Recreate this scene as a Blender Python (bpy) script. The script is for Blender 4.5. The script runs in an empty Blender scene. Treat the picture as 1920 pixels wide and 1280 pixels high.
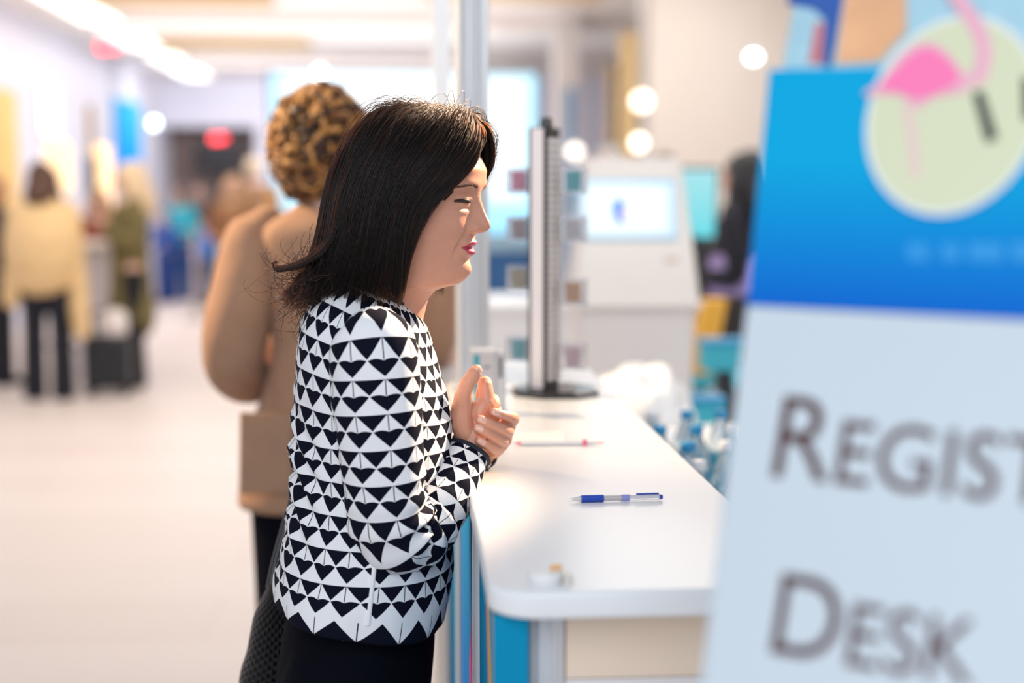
import bpy, bmesh, math, random
import numpy as np
from mathutils import Vector, Matrix, noise

random.seed(7)
RNG = np.random.default_rng(7)
SC = bpy.context.scene
COL = SC.collection
PI = math.pi

# ------------------------------------------------------------------ camera
F = 2667.0                      # focal length in pixels of a 1920 wide frame (50 mm)
EYE = 1.49
YAW = math.radians(4.2)
PITCH = math.atan(270 / F)
FWD = np.array([math.sin(YAW) * math.cos(PITCH), math.cos(YAW) * math.cos(PITCH), -math.sin(PITCH)])
RGT = np.array([math.cos(YAW), -math.sin(YAW), 0.0])
UPV = np.cross(RGT, FWD)
CAM = np.array([0.0, 0.0, EYE])


def ray(px, py):
    return FWD + RGT * (px - 960) / F + UPV * (640 - py) / F


def at(px, py, y):
    """the point of the vertical plane at distance y that the photograph shows at (px, py)"""
    r = ray(px, py)
    return CAM + r * (y / r[1])


def atz(px, py, z):
    r = ray(px, py)
    return CAM + r * ((z - EYE) / r[2])


cd = bpy.data.cameras.new('camera')
cam = bpy.data.objects.new('camera', cd)
COL.objects.link(cam)
cd.sensor_width = 36.0
cd.lens = F / 1920 * 36
cd.clip_start = 0.02
cam.matrix_world = Matrix(((RGT[0], UPV[0], -FWD[0], CAM[0]), (RGT[1], UPV[1], -FWD[1], CAM[1]),
                           (RGT[2], UPV[2], -FWD[2], CAM[2]), (0, 0, 0, 1)))
cd.dof.use_dof = True
cd.dof.focus_distance = 1.98
cd.dof.aperture_fstop = 1.5
SC.camera = cam

# ------------------------------------------------------------------ exposure, world, lamps
SC.view_settings.view_transform = 'Standard'
SC.view_settings.look = 'None'
SC.view_settings.gamma = 1.0
SC.view_settings.use_curve_mapping = False
SC.view_settings.exposure = 0.0

W = bpy.data.worlds.new('hall_light')
SC.world = W
W.use_nodes = True
W.node_tree.nodes['Background'].inputs[0].default_value = (0.86, 0.92, 1.0, 1)
W.node_tree.nodes['Background'].inputs[1].default_value = 0.58


def area(name, loc, target, size, power, color, size_y=None):
    d = bpy.data.lights.new(name, 'AREA')
    d.energy = power
    d.color = color
    d.size = size
    if size_y:
        d.shape = 'RECTANGLE'
        d.size_y = size_y
    o = bpy.data.objects.new(name, d)
    COL.objects.link(o)
    o.location = loc
    o.rotation_euler = (Vector(target) - Vector(loc)).to_track_quat('-Z', 'Y').to_euler()
    return o


def spot(name, loc, target, power, color, angle=40, radius=0.12, blend=0.5):
    d = bpy.data.lights.new(name, 'SPOT')
    d.energy = power
    d.color = color
    d.spot_size = math.radians(angle)
    d.spot_blend = blend
    d.shadow_soft_size = radius
    o = bpy.data.objects.new(name, d)
    COL.objects.link(o)
    o.location = loc
    o.rotation_euler = (Vector(target) - Vector(loc)).to_track_quat('-Z', 'Y').to_euler()
    return o


# warm track spotlights of the hall: one ahead of the visitor beyond the counter, one behind the brown jacket
spot('track_spot_key', (2.3, 3.7, 3.3), (0.0, 2.03, 1.50), 2700, (1.0, 0.73, 0.48), 15.2, 0.05)
spot('track_spot_side', (-2.6, 4.2, 3.3), (-0.25, 3.4, 1.4), 900, (1.0, 0.72, 0.42), 34, 0.12)
area('end_wall_fill', (-1.8, 22.6, 3.4), (-1.8, 26, 2.3), 4.0, 150, (0.98, 0.92, 0.92), 1.0)  # unseen fill lamp, added to brighten the end wall
# panel lamps in the ceiling over the hall, and added fill lamps
area('front_fill', (-0.5, -1.6, 2.9), (0.1, 2.2, 1.0), 2.2, 74, (0.86, 0.93, 1.0))  # added frontal fill, unseen behind the camera
area('kiosk_fill', (0.95, 2.7, 3.3), (0.85, 5.0, 0.9), 1.2, 13, (1.0, 0.95, 0.9)).data.spread = math.radians(95)  # unseen fill lamp, aimed to brighten the kiosk front
area('ceiling_panel_hall', (-2.2, 8.5, 3.5), (-2.2, 8.51, 0), 3.0, 122, (1.0, 0.90, 0.82), 6.0)
area('ceiling_panel_right', (1.8, 8.5, 3.5), (1.8, 8.51, 0), 2.0, 120, (1.0, 0.93, 0.86), 6.0)
area('ceiling_panel_far', (-1.5, 18.5, 3.5), (-1.5, 18.51, 0), 5.0, 270, (1.0, 0.91, 0.90), 8.0)
area('ceiling_fill_up', (-1.0, 17.5, 2.75), (-1.0, 17.51, 9), 5.0, 120, (1.0, 0.93, 0.90), 9.0)  # added unseen lamp facing up, only to brighten the ceiling


# ------------------------------------------------------------------ materials
def mat(name, color, rough=0.5, metal=0.0, spec=0.5, noise_amt=0.0, noise_scale=20.0, bump=0.0, bump_scale=60.0,
        emit=None, emit_strength=0.0, sss=0.0, trans=0.0, alpha=1.0, coat=0.0, sheen=0.0):
    m = bpy.data.materials.new(name)
    m.use_nodes = True
    nt = m.node_tree
    b = nt.nodes['Principled BSDF']
    c = (*color, 1)
    b.inputs['Base Color'].default_value = c
    b.inputs['Roughness'].default_value = rough
    b.inputs['Metallic'].default_value = metal
    b.inputs['Specular IOR Level'].default_value = spec
    b.inputs['Transmission Weight'].default_value = trans
    b.inputs['Coat Weight'].default_value = coat
    b.inputs['Sheen Weight'].default_value = sheen
    b.inputs['Alpha'].default_value = alpha
    if sss:
        b.inputs['Subsurface Weight'].default_value = sss
        b.inputs['Subsurface Radius'].default_value = (0.012, 0.004, 0.002)
        b.inputs['Subsurface Scale'].default_value = 1.0
    if emit:
        b.inputs['Emission Color'].default_value = (*emit, 1)
        b.inputs['Emission Strength'].default_value = emit_strength
    if noise_amt or bump:
        tc = nt.nodes.new('ShaderNodeTexCoord')
    if noise_amt:
        n = nt.nodes.new('ShaderNodeTexNoise')
        n.inputs['Scale'].default_value = noise_scale
        n.inputs['Detail'].default_value = 4
        nt.links.new(tc.outputs['Object'], n.inputs['Vector'])
        mx = nt.nodes.new('ShaderNodeMix')
        mx.data_type = 'RGBA'
        mx.inputs['A'].default_value = tuple(max(0, x * (1 - noise_amt)) for x in color) + (1,)
        mx.inputs['B'].default_value = tuple(min(1, x * (1 + noise_amt)) for x in color) + (1,)
        nt.links.new(n.outputs['Fac'], mx.inputs['Factor'])
        nt.links.new(mx.outputs['Result'], b.inputs['Base Color'])
    if bump:
        n2 = nt.nodes.new('ShaderNodeTexNoise')
        n2.inputs['Scale'].default_value = bump_scale
        n2.inputs['Detail'].default_value = 3
        nt.links.new(tc.outputs['Object'], n2.inputs['Vector'])
        bp = nt.nodes.new('ShaderNodeBump')
        bp.inputs['Strength'].default_value = bump
        bp.inputs['Distance'].default_value = 0.004
        nt.links.new(n2.outputs['Fac'], bp.inputs['Height'])
        nt.links.new(bp.outputs['Normal'], b.inputs['Normal'])
    return m


class NT:
    """tiny helper for math node graphs"""
    def __init__(self, m):
        self.nt = m.node_tree

    def m(self, op, a, b=None, c=None):
        n = self.nt.nodes.new('ShaderNodeMath')
        n.operation = op
        for i, x in enumerate((a, b, c)):
            if x is None:
                continue
            if isinstance(x, (int, float)):
                n.inputs[i].default_value = x
            else:
                self.nt.links.new(x, n.inputs[i])
        return n.outputs[0]

    def mix(self, fac, a, b):
        n = self.nt.nodes.new('ShaderNodeMix')
        n.data_type = 'RGBA'
        for key, x in (('Factor', fac), ('A', a), ('B', b)):
            if isinstance(x, tuple):
                n.inputs[key].default_value = (*x, 1) if len(x) == 3 else x
            elif isinstance(x, (int, float)):
                n.inputs[key].default_value = x
            else:
                self.nt.links.new(x, n.inputs[key])
        return n.outputs['Result']


def knit_material(hem=None):
    """navy and white jacquard: rows of down-pointing triangles with a fine stem, from the cloth's own UVs (in repeats)"""
    m = mat('jacquard_knit', (0.8, 0.8, 0.8), rough=0.9, spec=0.08, sheen=0.0)
    nt = m.node_tree
    g = NT(m)
    uvn = nt.nodes.new('ShaderNodeUVMap')
    sep = nt.nodes.new('ShaderNodeSeparateXYZ')
    nt.links.new(uvn.outputs['UV'], sep.inputs[0])
    u, v = sep.outputs[0], sep.outputs[1]
    fv = g.m('FRACT', v)
    a = g.m('MULTIPLY', g.m('ABSOLUTE', g.m('SUBTRACT', g.m('FRACT', u), 0.5)), 2.0)      # 0 at the column centre
    b = g.m('SUBTRACT', 1.0, a)
    t1 = g.m('DIVIDE', fv, 0.46)
    n1 = g.m('MULTIPLY', g.m('LESS_THAN', a, g.m('SUBTRACT', 0.97, t1)), g.m('LESS_THAN', t1, 1.0))
    stem = g.m('MULTIPLY', g.m('GREATER_THAN', a, 0.965), g.m('LESS_THAN', fv, 0.46))
    bow = g.m('MULTIPLY', g.m('SINE', g.m('MULTIPLY', b, PI)), 0.05)
    t2 = g.m('DIVIDE', g.m('SUBTRACT', fv, 0.48), 0.45)
    t2c = g.m('POWER', g.m('MAXIMUM', t2, 0.0), 1.12)
    n2 = g.m('MULTIPLY', g.m('LESS_THAN', b, g.m('SUBTRACT', 0.97, t2c)),
             g.m('GREATER_THAN', g.m('ADD', fv, bow), 0.485))
    n2 = g.m('MULTIPLY', n2, g.m('LESS_THAN', fv, 0.94))
    navy = g.m('MINIMUM', g.m('ADD', g.m('ADD', n1, stem), n2), 1.0)
    if hem:                                     # wider zigzag border along the hem
        fh = g.m('DIVIDE', g.m('SUBTRACT', v, hem - .62), .60)
        a3 = g.m('MULTIPLY', g.m('ABSOLUTE', g.m('SUBTRACT', g.m('FRACT', g.m('DIVIDE', u, 1.5)), 0.5)), 2.0)
        zig = g.m('MINIMUM', g.m('ADD', g.m('LESS_THAN', a3, fh), g.m('GREATER_THAN', a3, .975)), 1.0)
        below = g.m('GREATER_THAN', fh, -.16)
        zig = g.m('MULTIPLY', zig, g.m('GREATER_THAN', fh, 0.0))
        navy = g.m('ADD', g.m('MULTIPLY', navy, g.m('SUBTRACT', 1.0, below)), g.m('MULTIPLY', zig, below))
    nz = nt.nodes.new('ShaderNodeTexNoise')
    nz.inputs['Scale'].default_value = 900
    tc = nt.nodes.new('ShaderNodeTexCoord')
    nt.links.new(tc.outputs['Object'], nz.inputs['Vector'])
    nv = g.mix(nz.outputs['Fac'], (0.001, 0.002, 0.007), (0.008, 0.009, 0.022))
    col = g.mix(navy, (0.80, 0.80, 0.83), nv)
    nt.links.new(col, nt.nodes['Principled BSDF'].inputs['Base Color'])
    bp = nt.nodes.new('ShaderNodeBump')
    bp.inputs['Strength'].default_value = 0.35
    bp.inputs['Distance'].default_value = 0.001
    nt.links.new(nz.outputs['Fac'], bp.inputs['Height'])
    nt.links.new(bp.outputs['Normal'], nt.nodes['Principled BSDF'].inputs['Normal'])
    return m


def weave_material():
    m = mat('woven_leather', (0.006, 0.007, 0.010), rough=0.38, spec=0.4)
    nt = m.node_tree
    g = NT(m)
    uvn = nt.nodes.new('ShaderNodeUVMap')
    sep = nt.nodes.new('ShaderNodeSeparateXYZ')
    nt.links.new(uvn.outputs['UV'], sep.inputs[0])
    s = g.m('ADD', sep.outputs[0], sep.outputs[1])
    d = g.m('SUBTRACT', sep.outputs[0], sep.outputs[1])
    h = g.m('ABSOLUTE', g.m('MULTIPLY', g.m('SINE', g.m('MULTIPLY', s, PI)), g.m('SINE', g.m('MULTIPLY', d, PI))))
    bp = nt.nodes.new('ShaderNodeBump')
    bp.inputs['Strength'].default_value = 1.0
    bp.inputs['Distance'].default_value = 0.012
    nt.links.new(h, bp.inputs['Height'])
    nt.links.new(bp.outputs['Normal'], nt.nodes['Principled BSDF'].inputs['Normal'])
    return m


def gradient_material(name, stops, axis='Z', lo=0.0, hi=1.0, emit=0.0, rough=0.8):
    """printed colour ramp along an object axis between two world heights (object origins carry no rotation)"""
    m = mat(name, stops[0][1], rough=rough, spec=0.1)
    nt = m.node_tree
    b = nt.nodes['Principled BSDF']
    tc = nt.nodes.new('ShaderNodeTexCoord')
    sep = nt.nodes.new('ShaderNodeSeparateXYZ')
    nt.links.new(tc.outputs['Object'], sep.inputs[0])
    mr = nt.nodes.new('ShaderNodeMapRange')
    mr.inputs['From Min'].default_value = lo
    mr.inputs['From Max'].default_value = hi
    nt.links.new(sep.outputs['XYZ'.index(axis)], mr.inputs['Value'])
    cr = nt.nodes.new('ShaderNodeValToRGB')
    e = cr.color_ramp.elements
    while len(e) < len(stops):
        e.new(0.5)
    for el, (p, c) in zip(e, stops):
        el.position = p
        el.color = (*c, 1)
    nt.links.new(mr.outputs['Result'], cr.inputs['Fac'])
    nt.links.new(cr.outputs['Color'], b.inputs['Base Color'])
    if emit:
        nt.links.new(cr.outputs['Color'], b.inputs['Emission Color'])
        b.inputs['Emission Strength'].default_value = emit
    return m


# ------------------------------------------------------------------ mesh helpers
ORG = {}


def V3(p):
    if isinstance(p, Vector):
        return np.array((p.x, p.y, p.z))
    return np.asarray(p, float)


def crom(P, n):
    """Catmull-Rom resample of rows of P to n rows, uniform in chord length"""
    P = np.asarray(P, float)
    k = len(P)
    d = np.r_[0, np.cumsum(np.linalg.norm(np.diff(P[:, :3], axis=0), axis=1) + 1e-9)]
    out = []
    for s in np.linspace(0, d[-1], n):
        i = min(max(int(np.searchsorted(d, s, 'right')) - 1, 0), k - 2)
        t = (s - d[i]) / (d[i + 1] - d[i])
        p0 = P[i - 1] if i > 0 else 2 * P[0] - P[1]
        p3 = P[i + 2] if i + 2 < k else 2 * P[-1] - P[-2]
        p1, p2 = P[i], P[i + 1]
        out.append(0.5 * (2 * p1 + (p2 - p0) * t + (2 * p0 - 5 * p1 + 4 * p2 - p3) * t * t + (3 * p1 - p0 - 3 * p2 + p3) * t ** 3))
    return np.array(out)


class MB:
    def __init__(self, xf=None):
        self.v, self.f, self.uv, self.mi = [], [], [], []
        self.xf = xf

    def _add(self, pts):
        k = len(self.v)
        for p in pts:
            p = V3(p)
            self.v.append(self.xf(p) if self.xf else p)
        return k

    def face(self, idx, mi=0, uv=None):
        self.f.append(tuple(idx))
        self.mi.append(mi)
        self.uv.append(uv)

    def loft(self, rings, mi=0, caps=True, uvs=None, closed=True, mifn=None):
        n = len(rings[0])
        ks = [self._add(r) for r in rings]
        for i in range(len(rings) - 1):
            for j in range(n if closed else n - 1):
                q = (j + 1) % n
                uv = None
                if uvs is not None:
                    A, B = uvs[i], uvs[i + 1]
                    uv = (A[j], A[j + 1], B[j + 1], B[j])
                m = mifn(i, j) if mifn else mi
                self.face((ks[i] + j, ks[i] + q, ks[i + 1] + q, ks[i + 1] + j), m, uv)
        if caps and closed:
            self.face([ks[0] + j for j in range(n)][::-1], mi)
            self.face([ks[-1] + j for j in range(n)], mi)
        return self

    def frames(self, P, ref=None):
        P = np.asarray(P, float)
        T = np.gradient(P, axis=0)
        T /= np.linalg.norm(T, axis=1)[:, None] + 1e-12
        a = V3(ref) if ref is not None else (np.array([0, 1.0, 0]) if abs(T[0][1]) < 0.9 else np.array([1.0, 0, 0]))
        out = []
        for t in T:
            a = a - t * (a @ t)
            a = a / (np.linalg.norm(a) + 1e-12)
            out.append((a, np.cross(t, a)))
        return out

    def tube(self, P, R, n=12, mi=0, ref=None, res=None, round_ends=True, flat=1.0, uv_scale=None):
        P = np.asarray(P, float)
        R = np.asarray(R if hasattr(R, '__len__') else [R] * len(P), float)
        if res:
            Q = crom(np.c_[P, R], res)
            P, R = Q[:, :3], np.maximum(Q[:, 3], 1e-5)
        fr = self.frames(P, ref)
        rings, vs, s = [], [], 0.0
        L = np.r_[0, np.cumsum(np.linalg.norm(np.diff(P, axis=0), axis=1))]
        ang = [2 * PI * j / n for j in range(n)]

        def ring(c, r, a, b):
            return [c + a * (r * math.cos(t)) + b * (r * flat * math.sin(t)) for t in ang]
        if round_ends:
            t0 = (P[0] - P[1]) / (np.linalg.norm(P[0] - P[1]) + 1e-12)
            for q in (0.12, 0.45, 0.8):
                rings.append(ring(P[0] + t0 * R[0] * math.sqrt(1 - q * q), R[0] * q, *fr[0]))
                vs.append(-R[0] * math.sqrt(1 - q * q))
        for i in range(len(P)):
            rings.append(ring(P[i], R[i], *fr[i]))
            vs.append(L[i])
        if round_ends:
            t1 = (P[-1] - P[-2]) / (np.linalg.norm(P[-1] - P[-2]) + 1e-12)
            for q in (0.8, 0.45, 0.12):
                rings.append(ring(P[-1] + t1 * R[-1] * math.sqrt(1 - q * q), R[-1] * q, *fr[-1]))
                vs.append(L[-1] + R[-1] * math.sqrt(1 - q * q))
        uvs = None
        if uv_scale:
            uvs = [[(j / n * uv_scale[0], v / uv_scale[1]) for j in range(n + 1)] for v in vs]
        self.loft(rings, mi, True, uvs)
        return self

    def box(self, lo, hi, mi=0):
        (x0, y0, z0), (x1, y1, z1) = lo, hi
        k = self._add([(x0, y0, z0), (x1, y0, z0), (x1, y1, z0), (x0, y1, z0), (x0, y0, z1), (x1, y0, z1), (x1, y1, z1), (x0, y1, z1)])
        for q in ((3, 2, 1, 0), (4, 5, 6, 7), (0, 1, 5, 4), (1, 2, 6, 5), (2, 3, 7, 6), (3, 0, 4, 7)):
            self.face([k + i for i in q], mi)
        return self

    def obox(self, c, ax, ay, az, mi=0):
        """box from a centre and three half-axis vectors"""
        c, ax, ay, az = map(V3, (c, ax, ay, az))
        k = self._add([c + ax * i + ay * j + az * l for l in (-1, 1) for (i, j) in ((-1, -1), (1, -1), (1, 1), (-1, 1))])
        for q in ((3, 2, 1, 0), (4, 5, 6, 7), (0, 1, 5, 4), (1, 2, 6, 5), (2, 3, 7, 6), (3, 0, 4, 7)):
            self.face([k + i for i in q], mi)
        return self

    def prism(self, poly, o, ex, ey, ez, mi=0):
        """2-D polygon swept along ez; (s, t) -> o + s*ex + t*ey"""
        o, ex, ey, ez = map(V3, (o, ex, ey, ez))
        n = len(poly)
        A = [o + ex * s + ey * t for s, t in poly]
        k = self._add(A)
        self._add([p + ez for p in A])
        self.face([k + i for i in range(n)][::-1], mi)
        self.face([k + n + i for i in range(n)], mi)
        for i in range(n):
            j = (i + 1) % n
            self.face((k + i, k + j, k + n + j, k + n + i), mi)
        return self

    def lathe(self, c, prof, n=24, mi=0, axis=(0, 0, 1)):
        c = V3(c)
        z = V3(axis) / np.linalg.norm(axis)
        a = np.cross(z, (1, 0, 0)) if abs(z[0]) < 0.9 else np.cross(z, (0, 1, 0))
        a /= np.linalg.norm(a)
        b = np.cross(z, a)
        self.loft([[c + z * h + (a * math.cos(2 * PI * j / n) + b * math.sin(2 * PI * j / n)) * max(r, 1e-5) for j in range(n)] for r, h in prof], mi)
        return self

    def ball(self, c, r, n=20, m=12, mi=0):
        c = V3(c)
        r = V3(r if hasattr(r, '__len__') else (r, r, r))
        rings = []
        for i in range(m + 1):
            t = PI * (i + 0.02) / (m + 0.04)
            rings.append([c + r * (math.sin(t) * math.cos(2 * PI * j / n), math.sin(t) * math.sin(2 * PI * j / n), -math.cos(t)) for j in range(n)])
        self.loft(rings, mi)
        return self

    def build(self, name, mats, parent=None, origin=None, smooth=40, remesh=None, relax=0, bevel=0.0, sub=0, disp=None):
        me = bpy.data.meshes.new(name)
        V = np.array(self.v)
        if parent is not None:
            org = ORG[parent.name]
        else:
            org = V3(origin) if origin is not None else np.r_[(V.min(0)[:2] + V.max(0)[:2]) / 2, V.min(0)[2]]
        V = V - org
        me.from_pydata([tuple(p) for p in V], [], self.f)
        if any(u is not None for u in self.uv):
            lay = me.uv_layers.new(name='UVMap')
            k = 0
            for fi, f in enumerate(self.f):
                u = self.uv[fi]
                for c in range(len(f)):
                    lay.data[k].uv = u[c] if u is not None else (0, 0)
                    k += 1
        mats = mats if isinstance(mats, (list, tuple)) else [mats]
        for m_ in mats:
            me.materials.append(m_)
        me.polygons.foreach_set('material_index', self.mi)
        o = bpy.data.objects.new(name, me)
        COL.objects.link(o)
        bm = bmesh.new()
        bm.from_mesh(me)
        bmesh.ops.recalc_face_normals(bm, faces=bm.faces)
        bm.to_mesh(me)
        bm.free()
        if remesh:
            md = o.modifiers.new('r', 'REMESH')
            md.mode = 'VOXEL'
            md.voxel_size = remesh
            if relax:
                ms = o.modifiers.new('s', 'SMOOTH')
                ms.iterations = relax
                ms.factor = 0.5
            dg = bpy.context.evaluated_depsgraph_get()
            m2 = bpy.data.meshes.new_from_object(o.evaluated_get(dg))
            o.modifiers.clear()
            if not m2.materials:
                for m_ in mats:
                    m2.materials.append(m_)
            o.data = m2
            bpy.data.meshes.remove(me)
            me = m2
            me.name = name
        if disp:
            co = np.empty(len(me.vertices) * 3)
            no = np.empty(len(me.vertices) * 3, np.float32)
            me.vertices.foreach_get('co', co)
            me.vertex_normals.foreach_get('vector', no)
            co = co.reshape(-1, 3) + org
            no = no.reshape(-1, 3).astype(float)
            co = np.array([disp(p, n_) for p, n_ in zip(co, no)]) - org
            me.vertices.foreach_set('co', co.ravel())
            me.update()
        if smooth:
            me.polygons.foreach_set('use_smooth', [True] * len(me.polygons))
            if smooth < 180:
                me.set_sharp_from_angle(angle=math.radians(smooth))
        if bevel:
            md = o.modifiers.new('b', 'BEVEL')
            md.width = bevel
            md.segments = 3
            md.limit_method = 'ANGLE'
        if sub:
            md = o.modifiers.new('ss', 'SUBSURF')
            md.levels = md.render_levels = sub
        if parent is not None:
            o.parent = parent
        else:
            o.location = org
        ORG[o.name] = org
        return o


def tag(o, label=None, cat=None, group=None, kind=None):
    for k, x in (('label', label), ('category', cat), ('group', group), ('kind', kind)):
        if x:
            o[k] = x
    return o


def empty(name, loc, label, cat, group=None):
    o = bpy.data.objects.new(name, None)
    COL.objects.link(o)
    o.location = loc
    o.empty_display_size = 0.05
    ORG[o.name] = V3(loc)
    return tag(o, label, cat, group)


def copy_tree(o, parent=None):
    c = o.copy()
    COL.objects.link(c)
    if parent is not None:
        c.parent = parent
    for ch in list(o.children):
        copy_tree(ch, c)
    return c


def text_mesh(name, body, mats, parent, o, ex, ey, size, depth=0.001, small=None, xs=1.0):
    """flat raised lettering; the body's left baseline point is at o, running along ex, up along ey"""
    cu = bpy.data.curves.new(name, 'FONT')
    cu.body = body
    cu.size = size
    cu.extrude = depth
    if small:
        cu.small_caps_scale = small
        for i, ch in enumerate(cu.body_format):
            ch.use_small_caps = i > 0
    ob = bpy.data.objects.new(name, cu)
    COL.objects.link(ob)
    dg = bpy.context.evaluated_depsgraph_get()
    me = bpy.data.meshes.new_from_object(ob.evaluated_get(dg))
    COL.objects.unlink(ob)
    bpy.data.objects.remove(ob)
    ex, ey = V3(ex), V3(ey)
    ez = np.cross(ex, ey)
    org = ORG[parent.name]
    for vx in me.vertices:
        c = vx.co
        vx.co = Vector(V3(o) + ex * (c[0] * xs) + ey * c[1] + ez * c[2] - org)
    me.materials.clear()
    me.materials.append(mats)
    t = bpy.data.objects.new(name, me)
    COL.objects.link(t)
    t.parent = parent
    ORG[t.name] = org
    return t

# ================================================================== the hall
M_floor = mat('pale_plank_floor', (0.74, 0.67, 0.63), rough=0.45, spec=0.3)
_g = NT(M_floor)
_nt = M_floor.node_tree
_tc = _nt.nodes.new('ShaderNodeTexCoord')
_br = _nt.nodes.new('ShaderNodeTexBrick')
_br.inputs['Color1'].default_value = (0.73, 0.665, 0.63, 1)
_br.inputs['Color2'].default_value = (0.68, 0.61, 0.57, 1)
_br.inputs['Mortar'].default_value = (0.60, 0.54, 0.50, 1)
_br.inputs['Scale'].default_value = 1.0
_br.inputs['Brick Width'].default_value = 2.4
_br.inputs['Row Height'].default_value = 0.5
_br.inputs['Mortar Size'].default_value = 0.004
_nt.links.new(_tc.outputs['Object'], _br.inputs['Vector'])
_nt.links.new(_br.outputs['Color'], _nt.nodes['Principled BSDF'].inputs['Base Color'])
M_wall = mat('cool_white_wall', (0.74, 0.76, 0.87), rough=0.8, noise_amt=.03, noise_scale=3)
M_wall_warm = mat('beige_wall', (0.78, 0.72, 0.67), rough=0.8, noise_amt=.03, noise_scale=3)
M_ceil = mat('ceiling_paint', (0.80, 0.76, 0.74), rough=0.9, noise_amt=.03, noise_scale=4)
M_soffit = mat('warm_tan', (0.62, 0.45, 0.25), rough=0.6, noise_amt=.15, noise_scale=6)
M_white = mat('white_laminate', (0.82, 0.83, 0.85), rough=0.28, spec=0.4, noise_amt=.01, noise_scale=5)
M_alu = mat('brushed_aluminium', (0.68, 0.69, 0.72), rough=0.4, metal=0.3, noise_amt=.05, noise_scale=40)
M_black_gloss = mat('black_gloss', (0.012, 0.012, 0.015), rough=0.12, spec=0.7)
M_dark = mat('dark_plastic', (0.02, 0.02, 0.025), rough=0.5)


def struct(mb, name, m, **k):
    return tag(mb.build(name, m, **k), kind='structure')


CEIL = 3.6
struct(MB().box((-6, -4, -.1), (7, 27.5, 0)), 'floor', M_floor)
struct(MB().box((-6, 3.0, CEIL), (7, 27.5, CEIL + .2)), 'ceiling', M_ceil)
struct(MB().box((-4.6, 6, 0), (-4.4, 27.3, CEIL)), 'wall_left', M_wall)
w = MB()
w.box((-4.4, 26, 2.75), (5.6, 26.2, CEIL))
w.box((-2.7, 26, 0), (5.6, 26.2, 2.75))
struct(w, 'wall_back', M_wall)
struct(MB().box((5.4, 6, 0), (5.6, 26, CEIL)), 'wall_right', M_wall_warm)
struct(MB().box((2.05, 12, 0), (5.4, 12.3, CEIL)), 'wall_partition', M_wall_warm)
# darker lobby seen through the opening at the far end
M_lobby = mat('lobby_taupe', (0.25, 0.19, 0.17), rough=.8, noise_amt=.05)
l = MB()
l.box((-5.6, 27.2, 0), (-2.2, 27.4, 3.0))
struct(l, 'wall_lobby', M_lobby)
for i, (x0, x1, y0, y1) in enumerate(((-3.5, -1.3, 19.2, 20.1), (-3.5, -1.4, 15.0, 15.7), (.2, 2.0, 14.2, 15.0))):  # tan colour carries the warm light of recessed ceiling coffers
    struct(MB().box((x0, y0, CEIL - .10), (x1, y1, CEIL - .002)), 'trim_%d' % (i + 1), M_soffit)
for i, (x0, x1, y0, y1) in enumerate(((-3.4, 5.3, 17.0, 17.5), (-3.4, 5.3, 21.8, 22.3))):
    struct(MB().box((x0, y0, CEIL - .16), (x1, y1, CEIL - .002)), 'trim_%d' % (i + 4), M_ceil)

# ceiling lamps, one continuous row over the left aisle
M_lampglow = mat('lamp_diffuser', (0.9, 0.88, 0.84), emit=(1.0, 0.93, 0.84), emit_strength=1.9)
M_lampbody = mat('lamp_housing', (0.75, 0.74, 0.72), rough=.5)
LROW = ((14.2, 17.0, 'nearest of the row'), (17.6, 19.9, 'the middle one of the row'), (20.8, 24.6, 'the far one of the row'))
for y0, y1, which in LROW:
    e = empty('ceiling_lamp', (-3.55, (y0 + y1) / 2, CEIL - .12), 'long white linear ceiling lamp over the left aisle, ' + which, 'lamp', 'linear ceiling lamps')
    MB().box((-3.72, y0, CEIL - .09), (-3.24, y1, CEIL - .003)).build('housing', M_lampbody, e)
    MB().box((-3.68, y0 + .04, CEIL - .12), (-3.28, y1 - .04, CEIL - .091)).build('diffuser', M_lampglow, e)


def glow(name, color, s):
    return mat(name, tuple(min(1, c) for c in color), emit=color, emit_strength=s)


M_exit = glow('exit_red', (1.0, 0.03, 0.06), 14.0)
M_exitbox = mat('exit_sign_box', (0.55, 0.12, 0.12), rough=.4)
for (px, py, y, lab) in ((198, 88, 17.2, 'red lit exit sign hanging from the ceiling beside the linear lamps'), (406, 260, 25.2, 'red lit exit sign above the dark lobby opening')):
    c = at(px, py, y)
    e = empty('exit_sign', c, lab, 'sign', 'red exit signs')
    hgt = .06
    MB().box((c[0] - .10, y - .02, c[2] - hgt), (c[0] + .10, y + .03, c[2] + hgt)).build('box', M_exitbox, e)
    t = text_mesh('lettering', 'EXIT', M_exit, e, (c[0] - .077, y - .022, c[2] - .042), (1, 0, 0), (0, 0, 1), .125, .002)
    MB().tube([(c[0], y, c[2] + hgt), (c[0], y, CEIL)], .012, n=8).build('hanger', M_lampbody, e)

# lit pieces along the left wall
M_yellow = mat('mustard_banner', (0.86, 0.60, 0.22), rough=.7, noise_amt=.1, noise_scale=3)
M_bluesign = gradient_material('blue_wall_sign', [(0, (.005, .26, .80)), (1, (.03, .36, .70))], 'Z', 0, .9, emit=.40)
M_warmlit = glow('lit_panel_white', (1.0, 0.93, 0.92), 1.25)


def wallpanel(name, y0, y1, z0, z1, m, label, cat, frame=M_lampbody):
    e = empty(name, (-4.4, (y0 + y1) / 2, z0), label, cat)
    MB().box((-4.398, y0, z0), (-4.36, y1, z1)).build('frame', frame, e)
    MB().box((-4.359, y0 + .03, z0 + .03), (-4.345, y1 - .03, z1 - .03)).build('face', m, e)
    return e


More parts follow.
